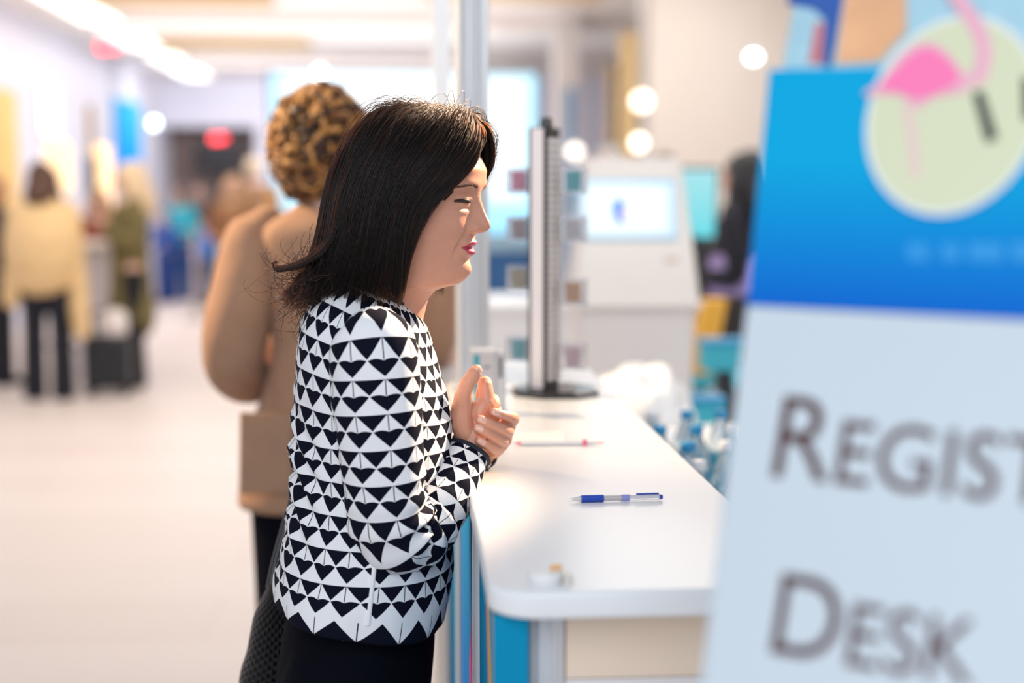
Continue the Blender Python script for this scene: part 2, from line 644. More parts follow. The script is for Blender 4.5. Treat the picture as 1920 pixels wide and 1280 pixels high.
wallpanel('wall_banner', 15.55, 16.5, 1.15, 2.66, M_yellow, 'mustard yellow tall banner on the left wall behind the shawl', 'banner', M_yellow)
wallpanel('light_panel', 17.6, 18.4, 2.22, 2.82, M_warmlit, 'bright white lit panel on the left wall', 'lamp')
wallpanel('wall_sign', 22.0, 24.0, 1.9, 3.0, M_bluesign, 'bright blue upright sign on the left wall near the far corner', 'sign', M_bluesign)
M_shade = glow('warm_shade', (1.0, 0.72, 0.42), 1.25)
for (px, py, y, hh, lab) in ((108, 312, 14.6, .26, 'glowing cream table lamp shade behind the brown-haired woman in the shawl'), (188, 350, 14.8, .42, 'glowing tall cream lamp shade between the dark pole and the blonde woman')):
    c = at(px, py, y)
    e = empty('floor_lamp', (c[0], y, 0), lab, 'lamp', 'glowing cream lamps')
    MB().lathe((c[0], y, c[2] - hh), [(.10, 0), (.13, .02), (.12, hh * 2 - .03), (.07, hh * 2)], 20).build('lamp_shade', M_shade, e)
    MB().tube([(c[0], y, .02), (c[0], y, c[2] - hh)], .018, n=10).build('pole', M_dark, e)
    MB().lathe((c[0], y, 0), [(.16, 0), (.16, .02), (.03, .035)], 20).build('base', M_dark, e)
# dark slim banner pole
c = at(172, 330, 14.2)
e = empty('flag_pole', (c[0], 14.2, 0), 'dark slim pole with a tan top standing between the lit panel and the blue sign', 'pole')
MB().tube([(c[0], 14.2, 0), (c[0], 14.2, 1.85)], .05, n=12).build('pole', M_dark, e)
MB().tube([(c[0], 14.2, 1.87), (c[0], 14.2, 2.35)], .035, n=12).build('finial', M_soffit, e)
MB().lathe((c[0], 14.2, 0), [(.2, 0), (.2, .03), (.05, .05)], 20).build('base', M_dark, e)
# hanging round lamps (they read as discs)
M_bulb_warm = glow('bulb_warm', (1.0, 0.90, 0.80), 9)
M_bulb_soft = glow('bulb_soft', (1.0, 0.88, 0.76), 3.2)
M_bulb_cool = glow('bulb_cool', (0.80, 0.96, 1.0), 9)
for px, py, y, m, r, lab in ((600, 136, 17.5, M_bulb_warm, .05, 'small round warm pendant lamp over the top edge of the big screen'), (289, 231, 21.0, M_bulb_cool, .05, 'small round cool white lamp on the left wall corner'),
                             (1078, 284, 14.5, M_bulb_soft, .07, 'round warm lamp right of the card rack top'), (1413, 107, 11.5, M_bulb_cool, .05, 'oval white lamp high on the beige partition'),
                             (1203, 190, 11.4, M_bulb_soft, .075, 'upper bulb of the pair glowing at the partition edge'), (1198, 268, 10.9, M_bulb_soft, .06, 'lower bulb of the pair glowing at the partition edge')):
    c = at(px, py, y)
    e = empty('pendant_lamp', (c[0], y, c[2]), lab, 'lamp', 'small round lamps')
    MB().ball(c, (r, r, r * (.7 if px == 1413 else 1)), 16, 10).build('bulb', m, e)
    MB().tube([(c[0], y, c[2] + r * .7), (c[0], y, CEIL)], .006, n=6).build('cord', M_lampbody, e)

# big LED screen on its stage
M_led = mat('led_screen', (0.1, 0.1, 0.1), rough=.4)
g = NT(M_led)
nt = M_led.node_tree
tc = nt.nodes.new('ShaderNodeTexCoord')
sp = nt.nodes.new('ShaderNodeSeparateXYZ')
nt.links.new(tc.outputs['Object'], sp.inputs[0])
rx = g.m('ABSOLUTE', g.m('DIVIDE', sp.outputs[0], 1.84))
rz = g.m('ABSOLUTE', g.m('DIVIDE', g.m('SUBTRACT', sp.outputs[2], .25), .95))
edge = g.m('POWER', g.m('MINIMUM', g.m('MAXIMUM', rx, rz), 1.0), 5.0)
col = g.mix(edge, (.93, .98, 1.0), (.30, .72, .95))
nt.links.new(col, nt.nodes['Principled BSDF'].inputs['Emission Color'])
nt.nodes['Principled BSDF'].inputs['Emission Strength'].default_value = 1.5
e = empty('led_screen', (0, 20, 2.05), 'huge bright white and pale blue screen on the far stage', 'screen')
MB().box((-1.9, 20.02, .95), (1.85, 20.2, 3.22)).build('housing', M_dark, e)
MB().box((-1.86, 20.0, .99), (1.81, 20.018, 3.2)).build('screen_face', M_led, e)
M_stage = mat('blue_stage_skirt', (0.03, 0.13, 0.33), rough=.7, noise_amt=.2, noise_scale=3)
e = empty('stage', (0, 20, 0), 'dark blue skirted stage under the huge screen', 'stage')
MB().box((-2.4, 19.3, 0), (2.4, 21, .78)).build('skirt', M_stage, e)
MB().box((-2.45, 19.25, .78), (2.45, 21.05, .90)).build('deck', mat('stage_deck', (.35, .55, .68), rough=.6), e)
# television in the lobby
e = empty('television', (-3.35, 26.9, 1.75), 'black switched-off television in the dark lobby opening', 'television')
c0, c1 = at(368, 318, 26.5), at(448, 272, 26.5)
MB().box((c0[0], 26.5, c0[2]), (c1[0], 26.56, c1[2])).build('screen', M_dark, e)
MB().box((c0[0] - .03, 26.56, c0[2] - .03), (c1[0] + .03, 26.6, c1[2] + .03)).build('bezel', M_dark, e)
MB().tube([((c0[0] + c1[0]) / 2, 26.62, 0), ((c0[0] + c1[0]) / 2, 26.62, c1[2] - .1)], .04, n=8).build('stand', M_dark, e)

# banners and pillars on the right beyond the counter
M_pillar = mat('pale_pillar', (.80, .77, .76), rough=.7)
M_gold = mat('gold_fabric', (.80, .58, .27), rough=.6, noise_amt=.1, noise_scale=4)
M_bluef = mat('blue_fabric', (.20, .42, .72), rough=.7, noise_amt=.1)


def standing_banner(name, px0, px1, py_top, y, m, label, depth=.06):
    a, b = at(px0, py_top, y), at(px1, py_top, y)
    e = empty(name, ((a[0] + b[0]) / 2, y, 0), label, 'banner')
    MB().box((a[0], y, .06), (b[0], y + depth, a[2])).build('panel', m, e, bevel=.01)
    MB().box((a[0] - .05, y - .12, 0), (b[0] + .05, y + depth + .12, .058)).build('foot', M_dark, e)
    return e


standing_banner('standing_banner', 1060, 1082, 165, 15.0, M_bluef, 'narrow blue standing banner right of the big screen')
standing_banner('standing_banner', 1140, 1150, 122, 13.6, M_gold, 'narrow gold standing banner against the dark one')
standing_banner('standing_banner', 1152, 1164, 116, 14.4, M_dark, 'narrow black standing banner beside the gold column')
standing_banner('standing_banner', 1170, 1199, 60, 12.6, M_gold, 'wide glowing gold column banner at the partition edge', .3)
struct(MB().box((1.72, 16.6, 0), (2.0, 16.9, CEIL)), 'wall_pillar', M_pillar)

# ================================================================== the registration counter
CH = 1.08
CX0, CX1 = .0832, .4365
CY0, CY1 = 1.443, 3.62


def round_rect(x0, y0, x1, y1, r, n=10):
    out = []
    for cx, cy, a in ((x1 - r[0], y0 + r[0], -90), (x1 - r[1], y1 - r[1], 0), (x0 + r[2], y1 - r[2], 90), (x0 + r[3], y0 + r[3], 180)):
        k = (0, 1, 2, 3)[(-90, 0, 90, 180).index(a)]
        for i in range(n + 1):
            t = math.radians(a + 90 * i / n)
            out.append((cx + r[k] * math.cos(t), cy + r[k] * math.sin(t)))
    return out


def slab_rings(poly, z0, z1, e):
    c = np.mean(poly, 0)
    rings = []
    prof = [(e, z0)] + [(e - e * math.sin(t), z0 + e - e * math.cos(t)) for t in np.linspace(.3, PI / 2, 4)] + \
           [(e - e * math.cos(t), z1 - e + e * math.sin(t)) for t in np.linspace(0, PI / 2 - .3, 4)] + [(e, z1)]
    for ins, z in prof:
        rg = []
        for x, y in poly:
            rg.append((x + (ins if x < c[0] else -ins), y + (ins if y < c[1] else -ins), z))
        rings.append(rg)
    return rings


top = MB()
top.loft(slab_rings(round_rect(CX0, CY0, CX1, CY1, (.02, .02, .02, .05)), CH - .030, CH, .006))
tag(top.build('countertop', M_white, smooth=30), 'long glossy white counter top with rounded corner', 'counter top')

M_cyan = gradient_material('cyan_print', [(0, (.002, .16, .42)), (.55, (.003, .22, .48)), (1, (.004, .27, .48))], 'Z', 0, 1.05)
M_blueprint = gradient_material('blue_print', [(0, (.03, .06, .42)), (.6, (.01, .16, .55)), (1, (.02, .30, .62))], 'Z', 0, 1.05)
M_mag = mat('magenta_ink', (.75, .08, .36), rough=.8, spec=.1)
M_yel = mat('yellow_ink', (.85, .52, .06), rough=.8, spec=.1)
M_peach = mat('peach_panel', (.84, .68, .54), rough=.5)
M_panel = mat('white_panel', (.80, .76, .75), rough=.4)
base = empty('registration_counter', (.26, 2.5, 0), 'counter base of aluminium posts and blue printed panels under the white top', 'counter')
ZT = CH - .031


def octanorm(mb, x, y, z0, z1, r, grooves=8):
    """extruded exhibition post: round with deep grooves"""
    rg = []
    for z in (z0, z1):
        ring = []
        for j in range(grooves * 6):
            t = 2 * PI * j / (grooves * 6)
            q = (j % 6)
            rr = r * (.80 if q in (0, 1) else 1.0)
            ring.append((x + rr * math.cos(t), y + rr * math.sin(t), z))
        rg.append(ring)
    mb.loft(rg)
    return mb


PX = CX0 + .024
for x, y in ((.148, 1.515), (CX1 - .04, 1.515), (PX, 1.93), (PX, 2.62), (PX, 3.5), (CX1 - .04, 3.5)):
    octanorm(MB(), x, y, .0, ZT, .021).build('post', M_alu, base, smooth=30)
# long face panels toward the visitors, and the cyan end pieces
for (y0, y1, m) in ((1.54, 1.905, M_cyan), (1.955, 2.595, M_blueprint), (2.645, 3.475, M_cyan)):
    MB().box((PX - .012, y0, .06), (PX - .004, y1, ZT - .002)).build('side_panel', m, base)
MB().box((PX - .018, 1.475, .04), (.126, 1.490, ZT - .002)).build('end_panel', M_cyan, base)
MB().box((PX - .018, 1.490, .04), (PX - .006, 1.535, ZT - .002)).build('corner_trim', mat('grey_trim', (.33, .33, .35), rough=.5), base)
MB().box((.170, 1.51, ZT - .085), (CX1 - .062, 1.522, ZT - .002)).build('upper_rail', M_peach, base)
MB().box((.170, 1.512, .04), (CX1 - .062, 1.520, ZT - .087)).build('end_board', M_panel, base)


def ribbon(y0, y1, x, zs, ws, m, name):
    """printed curved stripe on a long face panel"""
    mb = MB()
    n = 26
    rows = []
    for i in range(n):
        t = i / (n - 1)
        y = np.interp(t, np.linspace(0, 1, len(zs)), [q[0] for q in zs])
        z = np.interp(t, np.linspace(0, 1, len(zs)), [q[1] for q in zs])
        wd = np.interp(t, np.linspace(0, 1, len(ws)), ws)
        rows.append([(x, y - wd, z), (x - .0012, y - wd, z), (x - .0012, y + wd, z), (x, y + wd, z)])
    mb.loft(rows)
    mb.build(name, m, base)


ribbon(0, 0, PX - .0121, [(1.70, 1.02), (1.60, .80), (1.585, .4), (1.60, .1)], [.004, .022, .030, .03], M_yel, 'yellow_stripe')
ribbon(0, 0, PX - .0121, [(1.72, 1.03), (1.65, .86), (1.645, .4), (1.66, .1)], [.010, .012, .012, .012], M_mag, 'pink_stripe')
ribbon(0, 0, PX - .0121, [(2.05, .92), (2.10, .75), (2.02, .5), (2.10, .1)], [.03, .10, .05, .06], M_mag, 'magenta_stripe')

# tall aluminium post standing on the counter and its slimmer neighbour
pc = at(886, 660, 3.02)
e = empty('exhibition_post', (pc[0], 3.02, CH), 'tall grooved aluminium exhibition post rising from the counter behind the woman', 'post', 'aluminium exhibition posts')
rgp = MB()
octanorm(rgp, pc[0], 3.02, CH + .012, 2.75, .036)
rgp.build('post', M_alu, e, smooth=30)
MB().box((pc[0] - .045, 2.975, CH), (pc[0] + .045, 3.065, CH + .012)).build('base_plate', M_alu, e, bevel=.002)
qc = at(828, 300, 3.95)
e = empty('exhibition_post', (qc[0], 3.95, 0), 'slim white exhibition post left of the tall grooved post', 'post', 'aluminium exhibition posts')
MB().box((qc[0] - .025, 3.93, .01), (qc[0] + .025, 3.97, 2.75)).build('post', M_white, e, bevel=.004)
MB().box((qc[0] - .06, 3.89, 0), (qc[0] + .06, 4.01, .01)).build('base_plate', M_alu, e)

# upright metal card holder in front of the post
M_teal = mat('teal_card', (.02, .42, .52), rough=.5)
M_greyp = mat('pale_grey_panel', (.66, .64, .66), rough=.5)
yb = 2.70
h0, h1 = at(884, 768, yb), at(950, 656, yb)
e = empty('card_holder', ((h0[0] + h1[0]) / 2, yb, CH), 'small aluminium counter stand with a teal strip and a slotted tube', 'stand')
zt = h1[2]
x = lambda px: at(px, 700, yb)[0]
MB().box((x(884), yb - .006, zt - .008), (x(928), yb + .05, zt)).build('cap_plate', M_alu, e, bevel=.001)
MB().box((x(889), yb, CH + .004), (x(899), yb + .008, zt - .008)).build('teal_strip', M_teal, e)
MB().box((x(899.5), yb - .001, CH + .004), (x(928), yb + .006, zt - .008)).build('back_panel', M_greyp, e)
MB().box((x(908), yb - .003, zt - .034), (x(917), yb - .001, zt - .031)).build('latch', M_dark, e)
MB().tube([(x(938), yb, CH), (x(938), yb, zt - .002)], .0105, n=20, round_ends=False).build('tube', M_alu, e)
MB().box((x(935), yb - .0118, zt - .052), (x(940), yb - .0100, zt - .012)).build('slot', mat('slot_shadow', (.10, .08, .08), rough=.6), e)
MB().box((x(884), yb - .02, CH), (x(948), yb + .055, CH + .004)).build('base', M_alu, e)

# card spinner on its octagonal base
yr = 2.95
b0 = at(1040, 742, yr)
rack = empty('card_rack', (b0[0], yr, CH), 'black and white rotating card rack with clear pockets on an octagonal black base', 'rack')
oc = lambda r, z: [(b0[0] + r * math.cos(2 * PI * (j + .5) / 8), yr + r * math.sin(2 * PI * (j + .5) / 8), z) for j in range(8)]
MB().loft([oc(.096, CH), oc(.096, CH + .009), oc(.088, CH + .013)]).build('base', M_black_gloss, rack, smooth=20)
tc_ = at(1020, 240, yr)
ang = math.radians(-30)
ux, uy = np.array([math.cos(ang), -math.sin(ang) * -1, 0]), None
ux = np.array([math.cos(ang), math.sin(ang), 0])          # along the white face
un = np.array([math.sin(ang), -math.cos(ang), 0])         # out of the white face, toward the visitor side
pcn = np.array([tc_[0], yr, 0])
zt = tc_[2]
UZ = np.array([0, 0, 1.0])
hz = (zt - CH - .013) / 2
mid = pcn + UZ * (CH + .013 + hz)
M_rackblk = mat('rack_black', (.012, .011, .012), rough=.35)
MB().obox(mid, ux * .0215, un * .030, UZ * hz).build('core', M_rackblk, rack)
MB().obox(mid + un * .0310 - ux * .001, ux * .0135, un * .0012, UZ * (hz - .002)).build('white_strip', mat('rack_white', (.90, .83, .83), rough=.4), rack)
fin = MB()
nf = 34
for i in range(nf):
    z = CH + .03 + (zt - CH - .05) * (i + .5) / nf
    fin.obox(pcn + ux * .0245 + UZ * z, ux * .004, un * .028, UZ * .0055)
fin.build('slat_panel', mat('rack_slats', (.80, .73, .70), rough=.45), rack)
MB().lathe((pcn[0] + .004, yr, zt), [(.014, 0), (.014, .016), (.009, .022)], 16).build('top_knob', mat('rack_knob', (.08, .07, .07), rough=.4), rack)
M_clear = mat('clear_acrylic', (.93, .93, .96), rough=.1, trans=.93, spec=.5)
CARDC = {}


def card_mat(c):
    if c not in CARDC:
        CARDC[c] = mat('card_stock_%d' % (len(CARDC) + 1), c, rough=.55, noise_amt=.12, noise_scale=90)
    return CARDC[c]


POCK = [(1, 338, (.02, .50, .56), 'teal and white'), (1, 428, (.70, .66, .68), 'pale printed'), (1, 545, (.72, .38, .16), 'orange printed'), (1, 665, (.82, .55, .58), 'pink printed'),
        (-1, 338, (.90, .28, .42), 'bright pink'), (-1, 428, (.50, .36, .33), 'brown printed'), (-1, 522, (.50, .42, .24), 'olive printed'), (-1, 655, (.10, .55, .62), 'turquoise')]
tier = {338: 'top', 428: 'second', 545: 'third', 522: 'third', 665: 'lowest', 655: 'lowest'}
for side, py, cc, cn in POCK:
    z = at(1040, py, yr)[2]
    c = pcn + ux * (.054 * side + .012 * (side > 0)) + UZ * z - un * .004 * side
    pk = MB()
    t = .0012
    wx, wn, hh = .025, .011, .025
    pk.obox(c - un * -wn, ux * wx, un * t, UZ * hh)
    pk.obox(c - un * wn, ux * wx, un * t, UZ * (hh + .004))
    pk.obox(c - UZ * hh, ux * wx, un * wn, UZ * t)
    pk.obox(c - ux * wx, ux * t, un * wn, UZ * hh)
    pk.obox(c + ux * wx, ux * t, un * wn, UZ * hh)
    pk.build('card_pocket', M_clear, rack)
    cd_ = MB()
    cd_.obox(c - UZ * .001 + un * .001, ux * .0150, un * .0035, UZ * .0205)
    cd_.obox(c + UZ * .013 + un * .0048, ux * .0165, un * .0003, UZ * .005)
    tag(cd_.build('card', [card_mat(cc)], origin=c), '%s card in the %s %s pocket of the spinning rack' % (cn, tier[py], 'kiosk-side' if side > 0 else 'post-side'), 'card', 'cards in the rack pockets')

# pens, paper, tape on the counter
M_penblue = mat('pen_blue', (.01, .06, .42), rough=.35)
M_penclear = mat('pen_clear', (.80, .80, .86), rough=.12, trans=.6)
M_penlilac = mat('pen_lilac', (.28, .30, .62), rough=.3)
M_pentip = mat('pen_metal', (.75, .75, .78), rough=.25, metal=.8)


def pen(loc_px0, loc_px1, r, label, parts, name='ballpoint_pen'):
    a, b = atz(*loc_px0, CH + r), atz(*loc_px1, CH + r)
    d = b - a
    L = np.linalg.norm(d)
    d /= L
    e = empty(name, (a + b) / 2 - np.array([0, 0, r]), label, 'pen', 'pens on the counter')
    for nm, s0, s1, r0, r1, m in parts:
        MB().tube([a + d * L * s0, a + d * L * s1], [r * r0, r * r1], n=16, round_ends=False).build(nm, m, e, smooth=60)
    return e, a, d, L


e, a, d, L = pen((1066, 935.5), (1242, 931), .0050, 'blue ballpoint pen with rubber grip lying across the counter in front', [
    ('tip', 0, .03, .12, .25, M_pentip), ('nose', .03, .135, .25, .8, M_penclear), ('grip', .135, .37, 1.0, 1.0, M_penblue), ('barrel', .37, .97, .72, .72, M_penclear),
    ('refill', .372, .56, .74, .74, mat('pen_refill_grey', (.55, .50, .50), rough=.4)), ('sleeve', .56, .645, .9, .9, M_penlilac), ('plunger', .965, 1.0, .7, .6, M_penblue)])
MB().obox(a + d * L * .84 + UZ * .0048, d * L * .12, np.cross(UZ, d) * .0013, UZ * .0009).build('clip', M_penblue, e)
e, a, d, L = pen((948, 831), (1132, 829.5), .0042, 'white and pink ballpoint pen beside the clasped hands', [
    ('tip', 0, .10, .15, .3, M_pentip), ('nose', .10, .155, .45, .85, mat('pen_pink', (.85, .25, .34), rough=.4)), ('barrel', .155, .78, 1, 1, mat('pen_white', (.80, .79, .79), rough=.3)),
    ('band', .78, .83, 1.35, 1.35, mat('pen_pink_band', (.86, .20, .32), rough=.4)), ('cap', .83, .93, .8, .6, mat('pen_cap_white', (.82, .80, .80), rough=.3)), ('plunger', .93, 1.0, .35, .35, mat('pen_peach', (.9, .45, .40), rough=.4))])
p = MB()
q = [atz(955, 812, CH + .0008), atz(1056, 809, CH + .0008), atz(1060, 826, CH + .0008), atz(950, 829, CH + .0008)]
p.prism([(0, 0)], (0, 0, 0), (1, 0, 0), (0, 1, 0), (0, 0, 1)) if False else None
p.loft([[v - UZ * .0006 for v in q], [v + UZ * .0004 for v in q]])
tag(p.build('paper_sheet', mat('paper', (.86, .85, .85), rough=.7)), 'white paper slip lying behind the white and pink pen', 'paper')
tcn = atz(1022, 1092, CH)
e = empty('tape_dispenser', tcn, 'small round white tape roll with an orange tab near the counter corner', 'tape')
MB().lathe(tcn, [(.010, 0), (.0165, .0), (.0185, .003), (.0185, .010), (.0165, .0125), (.010, .0125)], 36).build('roll', mat('tape_white', (.83, .82, .81), rough=.4), e, smooth=40)
MB().obox(tcn + np.array([.0125, .006, .0150]), (.0058, .002, 0), (-.001, .0045, 0), (0, 0, .0025)).build('tab', mat('tape_orange', (.88, .50, .22), rough=.5), e, bevel=.001)
MB().obox(tcn + np.array([.023, -.002, .005]), (.005, 0, 0), (0, .010, 0), (0, 0, .005)).build('cutter', mat('tape_clear', (.85, .82, .76), rough=.2, trans=.4), e, bevel=.001)
# peach paper bag on the far end of the counter
c = atz(852, 700, CH)
mb = MB()
c = np.array([.15, 3.52, CH])
mb.loft([[c + np.array([sx * .045 * k, sy * .03 * k, h]) for sx, sy in ((-1, -1), (1, -1), (1, 1), (-1, 1))] for k, h in ((1, 0), (1.0, .06), (.96, .09), (.9, .12))])
tag(mb.build('paper_bag', mat('peach_paper', (.85, .62, .55), rough=.7, noise_amt=.08), smooth=20), 'small peach paper bag at the far end of the white counter', 'bag')

# ================================================================== registration sign in front
SA, ST, SR = math.radians(27), math.radians(26), math.radians(-1)
_f = np.array([math.sin(YAW), math.cos(YAW), 0])
sh_ = RGT * math.cos(SA) - _f * math.sin(SA)
sn_ = -RGT * math.sin(SA) - _f * math.cos(SA)
su_ = UZ * math.cos(ST) - sn_ * math.sin(ST)
SH = sh_ * math.cos(SR) + su_ * math.sin(SR)
SU = su_ * math.cos(SR) - sh_ * math.sin(SR)
SN_ = np.cross(SH, SU)
if SN_ @ (CAM - ray(1400, 572)) < 0 and SN_ @ FWD > 0:
    SN_ = -SN_
SD = 1.15
SP = CAM + ray(1400, 572) * SD


def son(px, py):
    """board coordinates (along, up) of a point the photograph shows on the board"""
    r = ray(px, py)
    P = CAM + r * (((SP - CAM) @ SN_) / (r @ SN_))
    return (P - SP) @ SH, (P - SP) @ SU


def sb(h, u, n=0.0):
    return SP + SH * h + SU * u + SN_ * n


BW = .52
bl = son(1310, 1280)
BOT = -.42
sign = empty('sign_board', sb(.2, BOT) * np.array([1, 1, 0]), 'large leaning registration desk sign with a flamingo badge in front of the counter', 'sign')
M_signwhite = mat('sign_white', (.56, .625, .68), rough=.5, noise_amt=.02, noise_scale=6)
M_signblue = mat('sign_blue', (0, 0, 0), rough=.6, spec=.12)
g = NT(M_signblue)
nt = M_signblue.node_tree
tcn_ = nt.nodes.new('ShaderNodeTexCoord')
dt = nt.nodes.new('ShaderNodeVectorMath')
dt.operation = 'DOT_PRODUCT'
nt.links.new(tcn_.outputs['Object'], dt.inputs[0])
dt.inputs[1].default_value = tuple(SU)
orgu = float((SP - ORG[sign.name]) @ SU)
mr = nt.nodes.new('ShaderNodeMapRange')
mr.inputs['From Min'].default_value = orgu
mr.inputs['From Max'].default_value = orgu + .13
nt.links.new(dt.outputs['Value'], mr.inputs['Value'])
col = g.mix(mr.outputs['Result'], (.0, .12, .55), (.0, .36, .66))
nt.links.new(col, nt.nodes['Principled BSDF'].inputs['Base Color'])
TOPU = son(1560, 128)[1]
XO = .000
# board body


def le(u):
    """the board's slanting left edge"""
    return -.080 * u if u > 0 else -.055 * u


_pl = [(le(BOT), BOT), (BW, BOT), (BW, TOPU + .22), (son(1480, 60)[0], TOPU + .22), (son(1480, 130)[0], TOPU), (le(TOPU), TOPU), (0, 0)]
mbd = MB()
mbd.loft([[sb(h, u, -.013) for h, u in _pl], [sb(h, u, -.001) for h, u in _pl]])
mbd.build('board', mat('sign_core', (.20, .28, .42), rough=.5), sign)


def patch(name, pts, m, n0, parent=sign, th=.0006):
    mb = MB()
    mb.loft([[sb(h, u, n0) for h, u in pts], [sb(h, u, n0 + th) for h, u in pts]])
    return mb.build(name, m, parent)


hl = lambda py, pxl: son(pxl, py)
patch('white_field', [(le(BOT) + .001, BOT), (BW, BOT), (BW, -.001), (0.001, -.001)], M_signwhite, 0)
patch('blue_field', [(0, 0), (BW, 0), (BW, TOPU), (le(TOPU), TOPU)], M_signblue, 0)
# painted strip along the top
art0 = son(1480, 60)[0]
T2 = TOPU + .215
patch('art_sky', [(art0, TOPU), (BW, TOPU), (BW, T2), (art0, T2)], mat('art_pale_blue', (.36, .58, .68), rough=.5, noise_amt=.25, noise_scale=25), 0)


def sp(*pts):
    return [son(a, b) for a, b in pts]


patch('art_navy', sp((1478, -40), (1588, -40), (1560, 126), (1542, 126), (1548, 40), (1525, 18), (1478, 10)), mat('art_navy_blue', (.02, .09, .36), rough=.5, noise_amt=.3, noise_scale=20), .0007)
patch('art_coral', sp((1516, 120), (1541, 122), (1546, 45), (1530, 42)), mat('art_coral_pink', (.56, .18, .20), rough=.5, noise_amt=.1), .0007)
patch('art_orange', sp((1568, 122), (1650, 116), (1700, 60), (1700, -60), (1592, -60)), mat('art_orange_peach', (.80, .42, .22), rough=.5, noise_amt=.28, noise_scale=22), .0014)
# badge: lime disc with pale rim and a flamingo
c0 = son(1785, 215)
rr_ = abs(son(1628, 205)[0] - c0[0])
ru = abs(son(1785, 408)[1] - c0[1])
RD = (rr_ + ru) / 2


def disc(k, n=64):
    return [(c0[0] + rr_ * k * math.cos(2 * PI * i / n), c0[1] + ru * k * math.sin(2 * PI * i / n)) for i in range(n)]


patch('badge_rim', disc(1.0), mat('badge_pale_rim', (.74, .78, .78), rough=.5), .0022)
patch('badge_field', disc(.94), mat('badge_lime', (.66, .68, .46), rough=.5), .0029)
M_pink = mat('flamingo_pink', (.95, .19, .43), rough=.5)
M_palepink = mat('flamingo_pale_pink', (.82, .42, .52), rough=.5)


def smooth_closed(pts, n=60):
    P = np.array(list(pts) + [pts[0]], float)
    k = len(pts)
    out = []
    for i in range(k):
        p0, p1, p2, p3 = (np.array(pts[(i + q) % k], float) for q in (-1, 0, 1, 2))
        for t in np.linspace(0, 1, max(2, n // k), endpoint=False):
            out.append(.5 * (2 * p1 + (p2 - p0) * t + (2 * p0 - 5 * p1 + 4 * p2 - p3) * t * t + (3 * p1 - p0 - 3 * p2 + p3) * t ** 3))
    return [tuple(p) for p in out]


patch('flamingo_outline', [son(*p) for p in smooth_closed([(1622, 182), (1660, 152), (1690, 108), (1735, 84), (1775, 100), (1808, 140), (1840, 148), (1800, 180), (1755, 186), (1720, 208), (1690, 184)])], M_palepink, .0036)
patch('flamingo_body', [son(*p) for p in smooth_closed([(1652, 166), (1690, 128), (1726, 98), (1765, 105), (1800, 150), (1770, 174), (1722, 190), (1690, 178)])], M_pink, .0043)
nk = MB()
nkp = [(1838, 150), (1846, 100), (1832, 55), (1806, 15), (1782, -25), (1776, -60), (1798, -75)]
nk.tube([sb(*son(*p), .0036) for p in nkp], .0062, n=8, res=40, ref=SH, flat=.12)
nk.build('flamingo_neck', M_palepink, sign, smooth=60)
lg = MB()
lg.tube([sb(*son(*p), .0034) for p in ((1700, 205), (1712, 260), (1718, 330))], .004, n=8, res=12, ref=SH, flat=.12)
lg.build('flamingo_leg', mat('flamingo_leg_pink', (.78, .55, .52), rough=.5), sign, smooth=60)
dk = mat('badge_black', (.012, .014, .02), rough=.5)
patch('black_bar', sp((1825, 178), (1844, 174), (1872, 264), (1850, 272)), dk, .0036)
patch('black_letter', sp((1918, 150), (1935, 150), (1940, 230), (1920, 228)), dk, .0036)
M_tint = mat('sign_cyan_print', (.0, .27, .66), rough=.4)
for k, (x0, x1) in enumerate(((1700, 1742), (1765, 1800), (1815, 1880), (1895, 1960))):
    patch('faint_print', sp((x0, 455), (x1, 457), (x1, 492), (x0, 490)), M_tint, .0007)
M_ink = mat('brown_ink', (.075, .018, .016), rough=.8, spec=.05)
for txt, (lx, ly), (cx_, cy_) in (('Registration', (1431, 892), (1469, 738)), ('Desk', (1430, 1221), (1465, 1070))):
    l0 = son(lx, ly)
    l1 = son(cx_, cy_)
    cap = l1[1] - l0[1]
    text_mesh('lettering', txt, M_ink, sign, sb(l0[0], l0[1], .0008), SH, SU, cap / .70, .0003, small=.76, xs=.865)
# legs of the easel
for s_ in (.07, BW - .05):
    a = sb(s_, BOT + .1, -.016)
    MB().tube([a, sb(s_, T2 - .1, -.016)], .008, n=10).build('rail', M_alu, sign)
    MB().tube([a, np.array([a[0], a[1], .02])], .010, n=10).build('leg', M_alu, sign)
bk = sb(BW / 2, 0, -.02)
MB().tube([bk, np.array([bk[0] - SN_[0] * .12, bk[1] - SN_[1] * .12, .02])], .010, n=10).build('leg', M_alu, sign)

# ================================================================== the visitor in the triangle jacket
YC = 2.05
M_skin = mat('skin', (0.56, 0.27, 0.185), rough=0.42, spec=0.4, noise_amt=0.10, noise_scale=45, bump=0.10, bump_scale=500, sss=0.05)
M_lip = mat('lipstick', (0.42, 0.035, 0.075), rough=0.28, spec=0.6)
M_nail = mat('nail', (0.66, 0.38, 0.31), rough=0.22, spec=0.6)
M_knit = knit_material()
M_white_knit = mat('white_knit_trim', (0.8, 0.8, 0.83), rough=0.8)
M_navy_knit = mat('navy_knit_trim', (0.006, 0.009, 0.022), rough=0.85, bump=0.3, bump_scale=900)
M_black = mat('black_cloth', (0.003, 0.0035, 0.007), rough=0.9, spec=0.06, bump=0.1, bump_scale=300)
M_shoe = mat('black_shoe_leather', (0.01, 0.01, 0.012), rough=0.35)
M_eye = mat('eye_white', (0.75, 0.72, 0.70), rough=0.15)
M_iris = mat('dark_iris', (0.015, 0.008, 0.005), rough=0.1)
M_lash = mat('dark_lash', (0.01, 0.007, 0.006), rough=0.6)
M_brow = mat('brow_hair', (0.10, 0.055, 0.04), rough=0.7)


def lerp_tab(tab, z):
    t = np.asarray(tab, float)
    return np.array([np.interp(z, t[:, 0], t[:, i]) for i in range(1, t.shape[1])])


